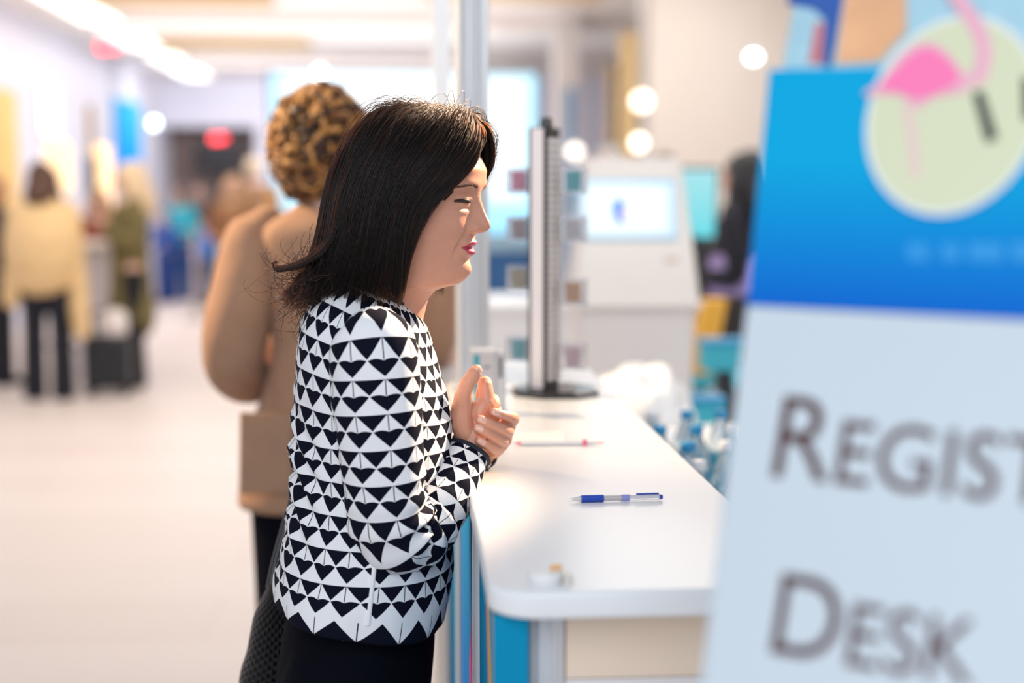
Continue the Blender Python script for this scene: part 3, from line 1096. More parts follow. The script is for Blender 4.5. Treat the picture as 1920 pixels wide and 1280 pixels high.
def smooth_tab(tab, n=400):
    """dense, smoothed version of a coarse table (first column sorted)"""
    t = np.asarray(tab, float)
    zz = np.linspace(t[0, 0], t[-1, 0], n)
    out = [zz]
    for i in range(1, t.shape[1]):
        y = np.interp(zz, t[:, 0], t[:, i])
        k = np.array([1, 2, 3, 4, 3, 2, 1], float)
        k /= k.sum()
        for _ in range(2):
            y = np.convolve(np.r_[[y[0]] * 3, y, [y[-1]] * 3], k, 'valid')
        out.append(y)
    return np.array(out).T


class Head:
    # z, front x, back x, half width, roundness
    TAB = smooth_tab([
        (-.130, .022, -.085, .066, 2.0), (-.060, .026, -.072, .056, 2.0), (-.030, .030, -.070, .055, 2.0), (-.016, .040, -.070, .054, 2.0),
        (-.008, .058, -.070, .053, 2.0), (-.002, .074, -.071, .052, 1.95), (.006, .081, -.072, .053, 1.9), (.016, .084, -.074, .055, 1.95),
        (.030, .0835, -.077, .058, 2.0), (.045, .0850, -.081, .061, 2.1), (.060, .0855, -.086, .064, 2.15), (.080, .0850, -.092, .0675, 2.2),
        (.100, .0840, -.097, .0695, 2.25), (.118, .0860, -.100, .0715, 2.3), (.130, .0895, -.102, .073, 2.35), (.150, .0900, -.102, .0745, 2.35),
        (.166, .0810, -.097, .071, 2.3), (.180, .0670, -.085, .062, 2.2), (.192, .0470, -.066, .048, 2.1), (.201, .0250, -.044, .032, 2.0),
        (.2065, .0, -.025, .017, 2.0), (.2085, -.008, -.017, .006, 2.0)], 500)
    NOSE = [(.060, 0, .010), (.0655, .001, .0105), (.0685, .0115, .0105), (.072, .0185, .0100), (.078, .0230, .0098), (.084, .0215, .0090), (.092, .0165, .0082),
            (.102, .0110, .0080), (.112, .0055, .0085), (.122, .0015, .010), (.130, 0, .012)]
    NOSE = smooth_tab(NOSE, 220)
    # y, z, sy, sz, amplitude (mirrored)
    B = [(.0135, .0765, .0058, .0065, .0085), (.0065, .0675, .0035, .0028, -.004),
         (.0, .0535, .0165, .0042, .0052), (.0055, .0560, .0045, .003, .0015), (.0, .0415, .0145, .0050, .0062), (.0, .0478, .021, .0016, -.0034),
         (.0255, .0480, .004, .0045, -.0028), (.0, .0315, .017, .0050, -.0022), (.0, .017, .0135, .0095, .0042),
         (.0215, .067, .0035, .006, -.0026), (.0265, .057, .0036, .006, -.0030), (.0295, .045, .0036, .007, -.0028), (.0295, .034, .0045, .007, -.0014),
         (.040, .074, .015, .014, .0042), (.0315, .1135, .0165, .0115, -.0080), (.030, .1320, .020, .0062, .0024),
         (.0305, .1110, .0118, .0075, .0076), (.0305, .1175, .0125, .0016, -.0016), (.030, .0985, .012, .0016, -.0012), (.030, .0935, .013, .003, .0012),
         (.0, .064, .0035, .006, -.0016)]

    def eyeslit(self, y):
        y = abs(y)
        return .1072 + .0010 * math.cos((y - .031) / .015 * 1.4) - .05 * (y - .031) * 0.3

    def feat(self, y, z):
        d = 0.0
        a = np.interp(z, self.NOSE[:, 0], self.NOSE[:, 1])
        s = np.interp(z, self.NOSE[:, 0], self.NOSE[:, 2])
        d += a * math.exp(-(y / s) ** 2) if abs(y) < .05 else 0
        ay = abs(y)
        for (y0, z0, sy, sz, am) in self.B:
            q = ((ay - y0) / sy) ** 2 + ((z - z0) / sz) ** 2
            if q < 12:
                d += am * math.exp(-q)
        q = ((ay - .0305) / .0125) ** 4 + ((z - self.eyeslit(y)) / .0019) ** 2
        if q < 12:
            d -= .0042 * math.exp(-q)
        return d

    def sec(self, z, phi):
        xf, xb, w, n = lerp_tab(self.TAB, z)
        c, s = math.cos(phi), math.sin(phi)
        e = 2.0 / n
        xc = (xf + xb) / 2 - .004 if z < -.01 else 0.0 if z < .19 else (xf + xb) / 2 * min(1, (z - .19) / .02)
        x = xc + ((xf - xc) if c > 0 else (xc - xb)) * math.copysign(abs(c) ** e, c)
        y = w * math.copysign(abs(s) ** e, s)
        if c > 0:
            x += self.feat(y, z) * min(1, c * 1.6)
        return x, y

    def front(self, y, z):
        """surface x at lateral y and height z on the face"""
        xf, xb, w, n = lerp_tab(self.TAB, z)
        e = 2.0 / n
        s = min(1, (abs(y) / w) ** (n / 2))
        c = math.sqrt(max(0, 1 - s * s))
        return xf * c ** e + self.feat(y, z) * min(1, c * 1.6)


HD = Head()
HS = 1.07                                 # size
H_YAW, H_PITCH = math.radians(-20), math.radians(7)
_cy, _sy, _cp, _sp = math.cos(H_YAW), math.sin(H_YAW), math.cos(H_PITCH), math.sin(H_PITCH)
H_R = np.array([[_cy, -_sy, 0], [_sy, _cy, 0], [0, 0, 1]]) @ np.array([[_cp, 0, _sp], [0, 1, 0], [-_sp, 0, _cp]])
_tip = np.array([.108, 0, .079]) * HS
H_O = at(920, 424, 2.00) - H_R @ _tip       # nose tip goes where it is


def hw(p):
    return H_O + H_R @ (V3(p) * HS)


levels = np.unique(np.round(np.r_[np.linspace(-.13, -.02, 14), np.linspace(-.02, .035, 40), np.linspace(.035, .062, 40), np.linspace(.062, .095, 36),
                                  np.linspace(.095, .122, 42), np.linspace(.122, .2085, 50)], 6))
NP = 150
phis = []
for j in range(NP):
    t = 2 * j / NP - 1                       # -1..1, denser in front
    phis.append(PI * (0.62 * t + 0.38 * t ** 3))
rings = []
for z in levels:
    rings.append([hw((*HD.sec(z, p), z)) for p in phis])
body = MB()


def lipmask(i, j):
    z = (levels[i] + levels[i + 1]) / 2
    x, y = HD.sec(z, phis[j])
    if x < .04 or abs(y) > .0235:
        return 0
    k = 1 - (abs(y) / .0235) ** 1.8
    up = .0478 + .0098 * k - (.0016 * math.exp(-(y / .004) ** 2))
    dn = .0478 - .0112 * k
    return 1 if dn < z < up else 0


body.loft(rings, mifn=lipmask)
# shoulders and torso under the jacket, so that the body runs on below the collar
tors = []
for (bx, by, fx, fy, w) in ((655, 545, 770, 585, .052), (612, 580, 800, 630, .145), (575, 690, 815, 740, .150), (575, 850, 815, 870, .135), (560, 1000, 820, 1010, .145), (545, 1180, 800, 1190, .16)):
    b_, f_ = at(bx, by, YC), at(fx, fy, YC)
    c_, a_ = (b_ + f_) / 2, (f_ - b_) / 2
    tors.append([c_ + a_ * math.cos(2 * PI * j / 32) + np.array([0, w * math.sin(2 * PI * j / 32), 0]) for j in range(32)])
body.loft(tors)


# ---- hands -------------------------------------------------------
def hp(*pts):
    """(px, py, depth, radius in mm) -> points and radii"""
    return [at(p[0], p[1], p[2]) for p in pts], [p[3] / 1000 for p in pts]


def finger(mb, pts, res=22, n=14):
    P, R = hp(*pts)
    # knuckle swelling kept by dense resample
    mb.tube(P, R, n=n, res=res)


YH = 2.03
hand_r = MB()
P, R = hp((846, 905, 1.995, 26), (866, 868, 2.012, 25), (880, 838, 2.02, 23), (888, 812, 2.026, 24))
hand_r.tube(P, R, n=20, res=18, flat=0.8, ref=(0, 1, 0))
# metacarpal fan: index edge to little finger edge
for pts in (
    [(882, 830, 2.025, 15), (893, 790, 2.024, 15), (904, 765, 2.026, 14), (914, 753, 2.030, 13.5)],
    [(885, 830, 2.03, 15), (898, 795, 2.030, 15), (912, 772, 2.033, 13.5), (922, 760, 2.038, 12)],
    [(888, 832, 2.035, 14), (902, 803, 2.038, 14), (915, 785, 2.042, 13), (924, 775, 2.046, 11.5)],
    [(892, 834, 2.04, 13), (905, 814, 2.046, 13), (915, 801, 2.052, 12), (922, 793, 2.056, 10.5)],
    [(876, 822, 2.018, 16), (866, 790, 2.016, 17), (866, 765, 2.014, 15.5), (871, 746, 2.010, 12.5)],
    [(871, 775, 2.020, 15), (885, 775, 2.024, 15), (898, 768, 2.027, 14)]):
    finger(hand_r, pts)
# thumb, straight up
finger(hand_r, [(866, 764, 2.014, 14.5), (868, 744, 2.008, 12.6), (873, 727, 2.004, 10.8), (878, 717, 2.003, 11.2), (883, 709, 2.003, 10.3), (888, 702, 2.003, 10.6), (892, 696, 2.004, 9.6), (893, 694, 2.005, 8.6)])
# index: knuckle up to the bent joint, then curling away
finger(hand_r, [(912, 760, 2.030, 13.5), (912, 744, 2.030, 12.0), (910, 728, 2.032, 11.0), (909, 719, 2.036, 11.0), (908, 718, 2.048, 9.6), (905, 725, 2.062, 8.6), (902, 733, 2.066, 8.0), (899, 741, 2.066, 7)])
finger(hand_r, [(920, 768, 2.038, 12), (925, 757, 2.044, 10.4), (924, 750, 2.056, 9.6), (920, 754, 2.070, 8.4), (914, 762, 2.074, 7.6)])
finger(hand_r, [(924, 780, 2.046, 11), (929, 772, 2.054, 9.6), (929, 768, 2.064, 8.8), (924, 772, 2.076, 8.0), (918, 778, 2.078, 7.2)])
finger(hand_r, [(922, 794, 2.056, 9.4), (931, 786, 2.062, 8.4), (932, 783, 2.070, 7.8), (926, 790, 2.078, 7.2), (919, 797, 2.076, 6.6)])
hand_l = MB()
# left hand behind: palm, then four fingers wrapped round the little finger edge of the right hand
for pts in (
    [(902, 846, 2.125, 23), (916, 836, 2.105, 20), (926, 828, 2.098, 18), (938, 812, 2.090, 15)],
    [(926, 836, 2.105, 18), (944, 815, 2.088, 13), (955, 795, 2.076, 11)],
    [(924, 834, 2.100, 18), (942, 826, 2.082, 13), (948, 816, 2.070, 11)],
    [(920, 838, 2.098, 17), (936, 834, 2.080, 12.5), (941, 832, 2.066, 10.5)],
    [(914, 842, 2.096, 16), (926, 845, 2.076, 11.5), (930, 845, 2.062, 9.6)]):
    finger(hand_l, pts)
FING = [
    [(955, 794, 2.076, 9.5), (963, 786, 2.058, 8.6), (963, 783, 2.040, 8.2), (957, 781.5, 2.024, 7.9), (944, 778, 2.013, 6.9), (934, 775, 2.008, 6.8), (926, 772.5, 2.006, 6.6)],
    [(948, 814, 2.070, 9.7), (953, 809, 2.050, 8.8), (951, 807.5, 2.034, 8.6), (944, 805, 2.018, 8.3), (926, 797.5, 2.004, 7.4), (912, 791, 1.999, 7.2), (901, 786.5, 1.999, 6.9)],
    [(941, 831, 2.066, 9.3), (943, 827, 2.046, 8.6), (940, 825, 2.030, 8.3), (932, 821, 2.014, 8.1), (917, 813, 2.001, 7.3), (906, 807, 1.997, 7.0), (896, 802.5, 1.998, 6.8)],
    [(930, 845, 2.062, 8.7), (932, 842, 2.044, 7.9), (929, 840.5, 2.028, 7.7), (923, 838.5, 2.014, 7.6), (913, 834, 2.003, 6.9), (906, 830.5, 2.000, 6.8), (900, 827, 2.000, 6.6)]]


def merge_hand(mb, vox):
    """fuse the tubes of one hand into one skin and add it to the body"""
    tmp = mb.build('tmp', [M_skin], origin=(0, 0, 0), remesh=vox, relax=4)
    k = len(body.v)
    co = np.empty(len(tmp.data.vertices) * 3)
    tmp.data.vertices.foreach_get('co', co)
    body.v.extend(list(co.reshape(-1, 3)))
    for p in tmp.data.polygons:
        body.face([k + i for i in p.vertices], 0)
    me = tmp.data
    bpy.data.objects.remove(tmp)
    bpy.data.meshes.remove(me)


merge_hand(hand_r, 0.0011)
for fg in FING:
    finger(hand_l, fg)
finger(hand_l, [(950, 806, 2.062, 9), (951, 797, 2.048, 8.5), (948, 791, 2.036, 7)])
merge_hand(hand_l, 0.0008)
# forearms under the sleeves
for s_, pts in ((0, [(735, 1000, 1.90, 38), (800, 960, 1.94, 34), (850, 898, 1.99, 26), (870, 862, 2.014, 24)]), (1, [(760, 1000, 2.22, 38), (840, 950, 2.18, 34), (880, 872, 2.14, 26), (906, 843, 2.115, 22)])):
    P, R = hp(*pts)
    body.tube(P, R, n=16, res=12)
FEET = np.array([at(670, 1100, YC)[0], YC, 0.0])
person = body.build('person', [M_skin, M_lip], origin=FEET, smooth=180)
tag(person, 'woman with black shoulder-length hair, navy and white triangle-patterned jacket, hands clasped over counter', 'person')

# nails: small domed plates on the finger tips
nails = MB()


def nail(p_tip, p_prev, side, w, l):
    """plate seated on a finger; side = direction the nail faces"""
    t = (V3(p_tip) - V3(p_prev))
    t /= np.linalg.norm(t)
    s = V3(side) - t * (V3(side) @ t)
    s /= np.linalg.norm(s)
    b = np.cross(t, s)
    return t, s, b


for fg in FING:
    pt, pp = at(*fg[-1][:3]), at(*fg[-2][:3])
    t, s, b = nail(pt, pp, (-0.1, -1, 0.35), 0, 0)
    r = fg[-1][3] / 1000
    mbn = MB()
    rows = []
    for i in range(7):
        a = -0.008 + 0.0125 * i / 6
        hwid = 0.0046 * math.sqrt(max(0.02, 1 - ((i - 3.2) / 3.9) ** 4))
        rows.append([pt + t * a + b * (hwid * q) + s * (math.sqrt(max(0, (r + .0004) ** 2 - (hwid * q) ** 2)) - (0.0016 * max(0, a / .004) ** 2 if a > 0 else 0)) for q in (-1, -.66, -.33, 0, .33, .66, 1)])
    nails.loft(rows, caps=False, closed=False)
pt, pp = at(893.5, 692, 2.004), at(887, 703, 2.003)
t, s, b = nail(pt, pp, (0.75, -0.55, 0.2), 0, 0)
rows = []
for i in range(7):
    a = -0.010 + 0.0145 * i / 6
    hwid = 0.0056 * math.sqrt(max(0.02, 1 - ((i - 3.2) / 3.9) ** 4))
    rows.append([pt + t * a + b * (hwid * q) + s * (math.sqrt(max(0, .0082 ** 2 - (hwid * q) ** 2)) + .0006 - (0.0016 * max(0, a / .004) ** 2 if a > 0 else 0)) for q in (-1, -.66, -.33, 0, .33, .66, 1)])
nails.loft(rows, caps=False, closed=False)
nails.build('fingernails', M_nail, person, smooth=180)

# eyes, lashes, brows
for sgn in (-1, 1):
    e = MB()
    ec = np.array([HD.front(.0305 * sgn, .1085) - .0143, .0305 * sgn, .1085])
    rg = []
    for i in range(15):
        th = PI * i / 14
        rg.append([hw(ec + .0118 * np.array([math.cos(th), math.sin(th) * math.cos(2 * PI * j / 24), math.sin(th) * math.sin(2 * PI * j / 24)])) for j in range(24)])
    # looking down: rotate the pole a little by using the iris as first rings
    e.loft(rg, mifn=lambda i, j: 1 if i < 4 else 0)
    e.build('eye', [M_eye, M_iris], person, smooth=180)
    l = MB()
    pts = []
    for i in range(15):
        y = (.0185 + .0255 * i / 14) * sgn
        z = HD.eyeslit(y) + .0014 - .0013 * (2 * i / 14 - 1) ** 2
        pts.append(hw((HD.front(y, z + .0012) + .0007, y, z)))
    l.tube(pts, [.0006 + .0021 * math.sin(PI * min(1, (i + 2) / 16)) for i in range(15)], n=8)
    for i in range(2, 15):                      # single lashes sweeping down and out
        p = V3(pts[i])
        d = H_R @ np.array([.9, .35 * sgn * (i / 14), -.35])
        q = p + d * .0042 + H_R @ np.array([0, .0012 * sgn, 0])
        l.tube([p, (p + q) / 2 - np.array([0, 0, .0004]), q], [.00035, .00028, .00012], n=5, round_ends=False)
    l.build('eyelashes', M_lash, person, smooth=180)
    b_ = MB()
    for i in range(110):
        u_ = i / 109
        y = (.014 + .031 * u_ + random.uniform(-.0008, .0008)) * sgn
        z = .1268 + .0030 * math.sin(min(1, u_ * 1.2) * 2.2) - .006 * max(0, u_ - .6) + random.uniform(-.0020, .0020) * (1 - .6 * u_)
        L = .0065
        y2 = y + L * .92 * sgn
        z2 = z + L * (.45 - .75 * u_)
        a_ = hw((HD.front(y, z) + .0007, y, z))
        m_ = hw((HD.front((y + y2) / 2, (z + z2) / 2) + .0014, (y + y2) / 2, (z + z2) / 2))
        c_ = hw((HD.front(y2, z2) + .0010, y2, z2))
        b_.tube([a_, m_, c_], [.00022, .0002, .0001], n=4, round_ends=False)
    b_.build('eyebrow', M_brow, person, smooth=180)

# ---- jacket ------------------------------------------------------
JR = [  # back px, py, front px, py, half width
    (640, 515, 772, 572, .064), (634, 520, 779, 584, .069), (620, 528, 790, 598, .084), (600, 546, 800, 614, .118), (578, 576, 809, 640, .152), (562, 624, 822, 690, .172),
    (554, 690, 838, 745, .176), (551, 760, 847, 795, .172), (550, 830, 846, 855, .163), (549, 900, 842, 915, .160), (537, 980, 845, 990, .166),
    (525, 1035, 847, 1042, .178), (516, 1075, 845, 1092, .186), (516, 1104, 836, 1144, .189), (519, 1110, 832, 1152, .188)]
raw = []
for (bx, by, fx, fy, w) in JR:
    b_, f_ = at(bx, by, YC), at(fx, fy, YC)
    raw.append(np.r_[(b_ + f_) / 2, (f_ - b_) / 2, w])
raw = crom(np.array(raw), 90)
NJ = 120
rings, uvs = [], []
vacc, prev = 0.0, None
for i, q in enumerate(raw):
    c_, a_, w = q[:3], q[3:6], q[6]
    ring = []
    for j in range(NJ):
        t = 2 * PI * j / NJ
        e = 2 / 2.25
        cx, sx = math.copysign(abs(math.cos(t)) ** e, math.cos(t)), math.copysign(abs(math.sin(t)) ** e, math.sin(t))
        # two shallow bust forms and the hollow of the back
        p = c_ + a_ * cx + np.array([0, w * sx, 0])
        ring.append(p)
    if prev is not None:
        vacc += np.linalg.norm(c_ - prev)
    prev = c_
    per = sum(np.linalg.norm(ring[j] - ring[j - 1]) for j in range(NJ))
    rings.append(ring)
    uvs.append((per, vacc))
PERIOD_U, PERIOD_V = .048, .0445
NU = round(1.08 / PERIOD_U)
_off = (.95 - (uvs[-1][1] / PERIOD_V - .716)) % 1.0
uvr = [[(j / NJ * NU, v / PERIOD_V + _off) for j in range(NJ + 1)] for per, v in uvs]
jk = MB()
jk.loft(rings, caps=False, uvs=uvr)


def jacket_folds(p, n):
    # gathered folds in the small of the back, and a soft overall ripple
    zc = at(550, 880, YC)[2]
    back = max(0.0, min(1.0, (at(640, 880, YC)[0] - p[0]) / .06))
    g = math.exp(-((p[2] - zc) / .085) ** 2)
    d = .0075 * g * back * math.sin((p[2] + .25 * (p[0]) + .05 * math.sin(p[1] * 18)) * 2 * PI / .047)
    d += .004 * noise.noise(Vector(p * 14.0)) + .0016 * noise.noise(Vector(p * 36.0))
    if p[2] > at(700, 560, YC)[2]:
        d *= .3
    return p + n * d


jacket = jk.build('jacket', knit_material(uvs[-1][1] / PERIOD_V + _off), person, smooth=180, disp=jacket_folds)
sm = jacket.modifiers.new('so', 'SOLIDIFY')
sm.thickness = .003
sm.offset = -1


def collar_and_hem():
    c = MB()
    P = [V3(p) for p in rings[0]]
    c.tube(P + [P[0], P[1]], .0042, n=8, round_ends=False)
    c.build('neckband', M_navy_knit, jacket, smooth=180)


ORG[jacket.name] = ORG[person.name]
collar_and_hem()


def sleeve(pts, name='sleeve'):
    P = np.array([at(a, b, c) for a, b, c, r in pts])
    R = np.array([r for *_, r in pts])
    Q = crom(np.c_[P, R], 84)
    P, R = Q[:, :3], Q[:, 3]
    s = MB()
    # v runs along the outside of the arm, u round it; u counted so that repeats stay square on average
    fr = s.frames(P, (0, 1.0, 0))
    n = 64
    L = np.r_[0, np.cumsum(np.linalg.norm(np.diff(P, axis=0), axis=1))]
    rg = [[P[i] + fr[i][0] * R[i] * math.cos(2 * PI * j / n) * .94 + fr[i][1] * R[i] * math.sin(2 * PI * j / n) * 1.03 for j in range(n)] for i in range(len(P))]
    uv = [[(j / n * 8.6 + .5, L[i] / PERIOD_V + .12) for j in range(n + 1)] for i in range(len(P))]
    s.loft(rg, uvs=uv, caps=False)
    k0 = [p for p in rg[-1]]

    elbow = P[int(len(P) * .60)]

    def folds(p, nn):
        d = np.linalg.norm(p - elbow)
        i = int(np.argmin(np.linalg.norm(P - p, axis=1)))
        inner = max(0.0, (p - P[i]) @ np.array([.5, 0, .86])) / max(R[i], .01)
        amp = .010 * math.exp(-(L[i] - L[int(len(P) * .64)]) ** 2 / .006) * (0.25 + inner)
        return p + nn * (amp * math.sin(L[i] * 2 * PI / .030) + .0025 * noise.noise(Vector(p * 22.0)))
    o = s.build(name, M_knit, jacket, smooth=180, disp=folds)
    m_ = o.modifiers.new('so', 'SOLIDIFY')
    m_.thickness = .003
    m_.offset = -1
    # dark cuff band
    cb = MB()
    ring = [V3(p) for p in k0]
    cb.tube(ring + ring[:2], .0034, n=8, round_ends=False)
    return o, cb


SL = [(692, 604, 1.915, .016), (694, 610, 1.905, .034), (697, 624, 1.897, .050), (700, 655, 1.889, .0585), (706, 740, 1.884, .0590), (714, 830, 1.882, .0560), (722, 920, 1.886, .0545),
      (730, 972, 1.892, .0560), (746, 1004, 1.902, .0550), (772, 1004, 1.917, .0530), (802, 975, 1.94, .0490), (832, 930, 1.968, .0440), (856, 892, 1.995, .0390), (872, 862, 2.012, .0350), (879, 849, 2.018, .0335)]
_, cb = sleeve(SL)
cb.build('cuff_band', M_navy_knit, jacket, smooth=180)
SLL = [(692, 610, 2.19, .018), (694, 616, 2.200, .034), (700, 630, 2.208, .050), (706, 660, 2.216, .0585), (716, 740, 2.222, .0580), (726, 830, 2.226, .0560), (738, 910, 2.224, .0545),
       (752, 952, 2.22, .0550), (776, 950, 2.21, .052), (805, 900, 2.195, .046), (838, 862, 2.168, .038), (864, 849, 2.147, .034), (882, 843, 2.133, .032)]
_, cb = sleeve(SLL)
cb.build('cuff_band', M_navy_knit, jacket, smooth=180)

# pocket welt: pale strip running down the near side to the hem, lying on the cloth
pw = MB()
bpy.context.view_layer.update()
dgr = bpy.context.evaluated_depsgraph_get()
jev = jacket.evaluated_get(dgr)
rows = []
for i in range(26):
    py = 1062 + (1172 - 1062) * i / 25
    row = []
    for q in (-1, -.8, .8, 1):
        px = 702 - 12 * i / 25 + 4.6 * q
        d_ = Vector(ray(px, py)).normalized()
        o_ = Vector(CAM - ORG[jacket.name])
        hit, loc, nor, _i = jev.ray_cast(o_, d_)
        if hit:
            row.append(V3(loc) + ORG[jacket.name] + V3(nor) * (.0022 if abs(q) < .9 else -.0005))
    if len(row) == 4:
        rows.append(row)
if len(rows) > 2:
    pw.loft(rows, caps=False, closed=False)
    pw.build('pocket_welt', M_white_knit, jacket, smooth=180)

# ---- trousers and shoes -------------------------------------------
tr = MB()
rg = []
for (bx, by, fx, fy, w) in ((545, 1120, 815, 1120, .150), (530, 1180, 815, 1190, .165), (522, 1240, 812, 1250, .172), (520, 1300, 806, 1310, .172), (525, 1350, 798, 1355, .168)):
    b_, f_ = at(bx, by, YC), at(fx, fy, YC)
    rg.append([(b_ + f_) / 2 + (f_ - b_) / 2 * math.cos(2 * PI * j / 40) + np.array([0, w * math.sin(2 * PI * j / 40), 0]) for j in range(40)])
tr.loft(rg)
hx = at(660, 1300, YC)[0]
for s_ in (-1, 1):
    y0 = YC + s_ * .085
    tr.tube([(hx, y0, .80), (hx + .005, y0, .62), (hx + .012, y0, .47), (hx - .005, y0, .28), (hx - .015, y0, .09)], [.098, .086, .072, .066, .064], n=28, res=24, ref=(0, 1, 0))
tr.build('trousers', M_black, person, smooth=180, remesh=.006, relax=6, disp=lambda p, n: p + n * .004 * noise.noise(Vector(p * 11.0)))
for s_ in (-1, 1):
    y0 = YC + s_ * .085
    sh = MB()
    sh.tube([(hx - .055, y0, .045), (hx, y0, .05), (hx + .07, y0, .04), (hx + .10, y0, .034), (hx + .125, y0, .024)], [.032, .038, .040, .036, .022], n=18, res=16, ref=(0, 1, 0), flat=.8)
    sh.box((hx - .08, y0 - .028, 0), (hx + .135, y0 + .028, .012))
    sh.build('shoe', M_shoe, person, smooth=180, remesh=.005, relax=3)

# ---- hair ----------------------------------------------------------
YHD = float(H_O[1]) + .01                     # middle plane of the hair


def hl_(p):
    return (H_R.T @ (V3(p) - H_O)) / HS


def head_rho(p):
    """below 1 inside the skull"""
    x_, y_, z_ = hl_(p)
    if z_ > .2085 or z_ < -.12:
        return 9.0
    xf, xb, w, n = lerp_tab(HD.TAB, z_)
    xc = 0.0 if z_ < .17 else (xf + xb) / 2
    return (abs(x_ - xc) / ((xf - xc) if x_ > xc else (xc - xb))) ** n + (abs(y_) / w) ** n


def clear_of_head(P, m=1.06):
    for k in range(len(P)):
        r_ = head_rho(P[k])
        if r_ < m:
            l_ = hl_(P[k])
            n = 2.2
            f = (m / max(r_, .05)) ** (1 / n)
            l_[0] *= f
            l_[1] *= f
            P[k] = hw(l_)
    return P


HG = [  # per guide: (px, py, offset toward the camera in metres)
    [(890, 219, .003), (900, 240, .016), (901, 268, .028), (890, 304, .042), (862, 337, .056), (824, 365, .070), (786, 388, .082)],
    [(880, 213, .004), (887, 236, .028), (874, 276, .054), (836, 322, .074), (796, 362, .084), (772, 408, .090), (761, 470, .092), (756, 532, .089)],
    [(864, 207, .004), (858, 236, .046), (822, 290, .080), (774, 350, .096), (754, 410, .101), (745, 470, .101), (738, 540, .096)],
    [(842, 203, .005), (820, 235, .052), (776, 292, .088), (740, 360, .104), (722, 430, .108), (712, 490, .107), (702, 542, .102)],
    [(814, 199, .004), (775, 230, .050), (728, 285, .086), (695, 360, .102), (680, 430, .107), (666, 490, .106), (650, 545, .102)],
    [(784, 197, .002), (735, 222, .040), (686, 278, .070), (654, 355, .086), (638, 430, .092), (622, 490, .093), (600, 552, .092)],
    [(756, 198, .0), (706, 218, .026), (658, 272, .044), (630, 350, .056), (614, 430, .062), (598, 490, .064), (568, 560, .066)],
    [(738, 201, .0), (694, 218, .008), (646, 272, .016), (620, 350, .020), (603, 430, .022), (586, 490, .024), (556, 545, .026)]]
NG, KT = len(HG), 28
GW = []
for g in HG:
    P = []
    for k, (a, b, o) in enumerate(g):
        l0_, l1_ = hl_(at(a, b, 1.85))[1], hl_(at(a, b, 2.2))[1]
        y = 1.85 + .35 * (-o / HS - l0_) / (l1_ - l0_)      # o metres on the near side of the head's middle plane
        for yy in np.linspace(1.84, y, 60):          # stay clear of the skull
            if head_rho(at(a, b, yy)) < 1.0:
                y = yy - (.010 if k else .004)
                break
        P.append(at(a, b, y))
    GW.append(crom(np.array(P), KT))
GW = np.array(GW)                                                     # near half, front to back
FAR = GW.copy()                                                       # far half: mirrored in the head's own middle plane
for g in range(NG):
    for k in range(KT):
        l_ = hl_(FAR[g, k])
        l_[1] = -l_[1]
        FAR[g, k] = hw(l_)
ALLG = np.concatenate([GW, FAR[::-1]], 0)                              # front near ... back ... front far
NA = len(ALLG)


def hair_surface(s, t):
    """s in 0..NA-1 across the guides, t in 0..1 from root to tip"""
    i = int(min(max(math.floor(s), 0), NA - 2))
    f = s - i
    idx = [min(max(i + k, 0), NA - 1) for k in (-1, 0, 1, 2)]
    a0, a1, a2, a3 = (ALLG[q] for q in idx)
    C = 0.5 * (2 * a1 + (a2 - a0) * f + (2 * a0 - 5 * a1 + 4 * a2 - a3) * f * f + (3 * a1 - a0 - 3 * a2 + a3) * f ** 3)
    x = np.clip(np.asarray(t, float), -.05, 1.25) * (KT - 1)
    k = np.clip(np.floor(x).astype(int), 0, KT - 2)
    w = (x - k)[:, None]
    return C[k] * (1 - w) + C[k + 1] * w


M_hair = mat('black_hair_mass', (0.004, 0.003, 0.003), rough=0.6, spec=0.1)
hm = MB()
cen = np.array([at(760, 360, YHD)[0], YHD, at(760, 360, YHD)[2]])
rg = []
SN = 90
for i in range(SN + 1):
    pts = hair_surface(i / SN * (NA - 1), np.linspace(0, .97, 40))
    pts = clear_of_head(pts, 1.02)
    rg.append([p + (cen - p) / np.linalg.norm(cen - p) * (.004 + .002 * noise.noise(Vector((i * .9, k * .08, 0)))) for k, p in enumerate(pts)])
hm.loft(rg, caps=False, closed=False)
hair = hm.build('hair', M_hair, person, smooth=180)
md = hair.modifiers.new('so', 'SOLIDIFY')
md.thickness = .010
md.offset = -1 if True else 1

mh = bpy.data.materials.new('black_hair_strands')
mh.use_nodes = True
nt = mh.node_tree
nt.nodes.remove(nt.nodes['Principled BSDF'])
hb = nt.nodes.new('ShaderNodeBsdfHairPrincipled')
hb.parametrization = 'MELANIN'
hb.inputs['Melanin'].default_value = 0.985
hb.inputs['IOR'].default_value = 1.38
hb.inputs['Melanin Redness'].default_value = 0.85
hb.inputs['Roughness'].default_value = 0.32
hb.inputs['Radial Roughness'].default_value = 0.45
hb.inputs['Random Color'].default_value = 0.2
nt.links.new(hb.outputs[0], nt.nodes['Material Output'].inputs['Surface'])

strands = []


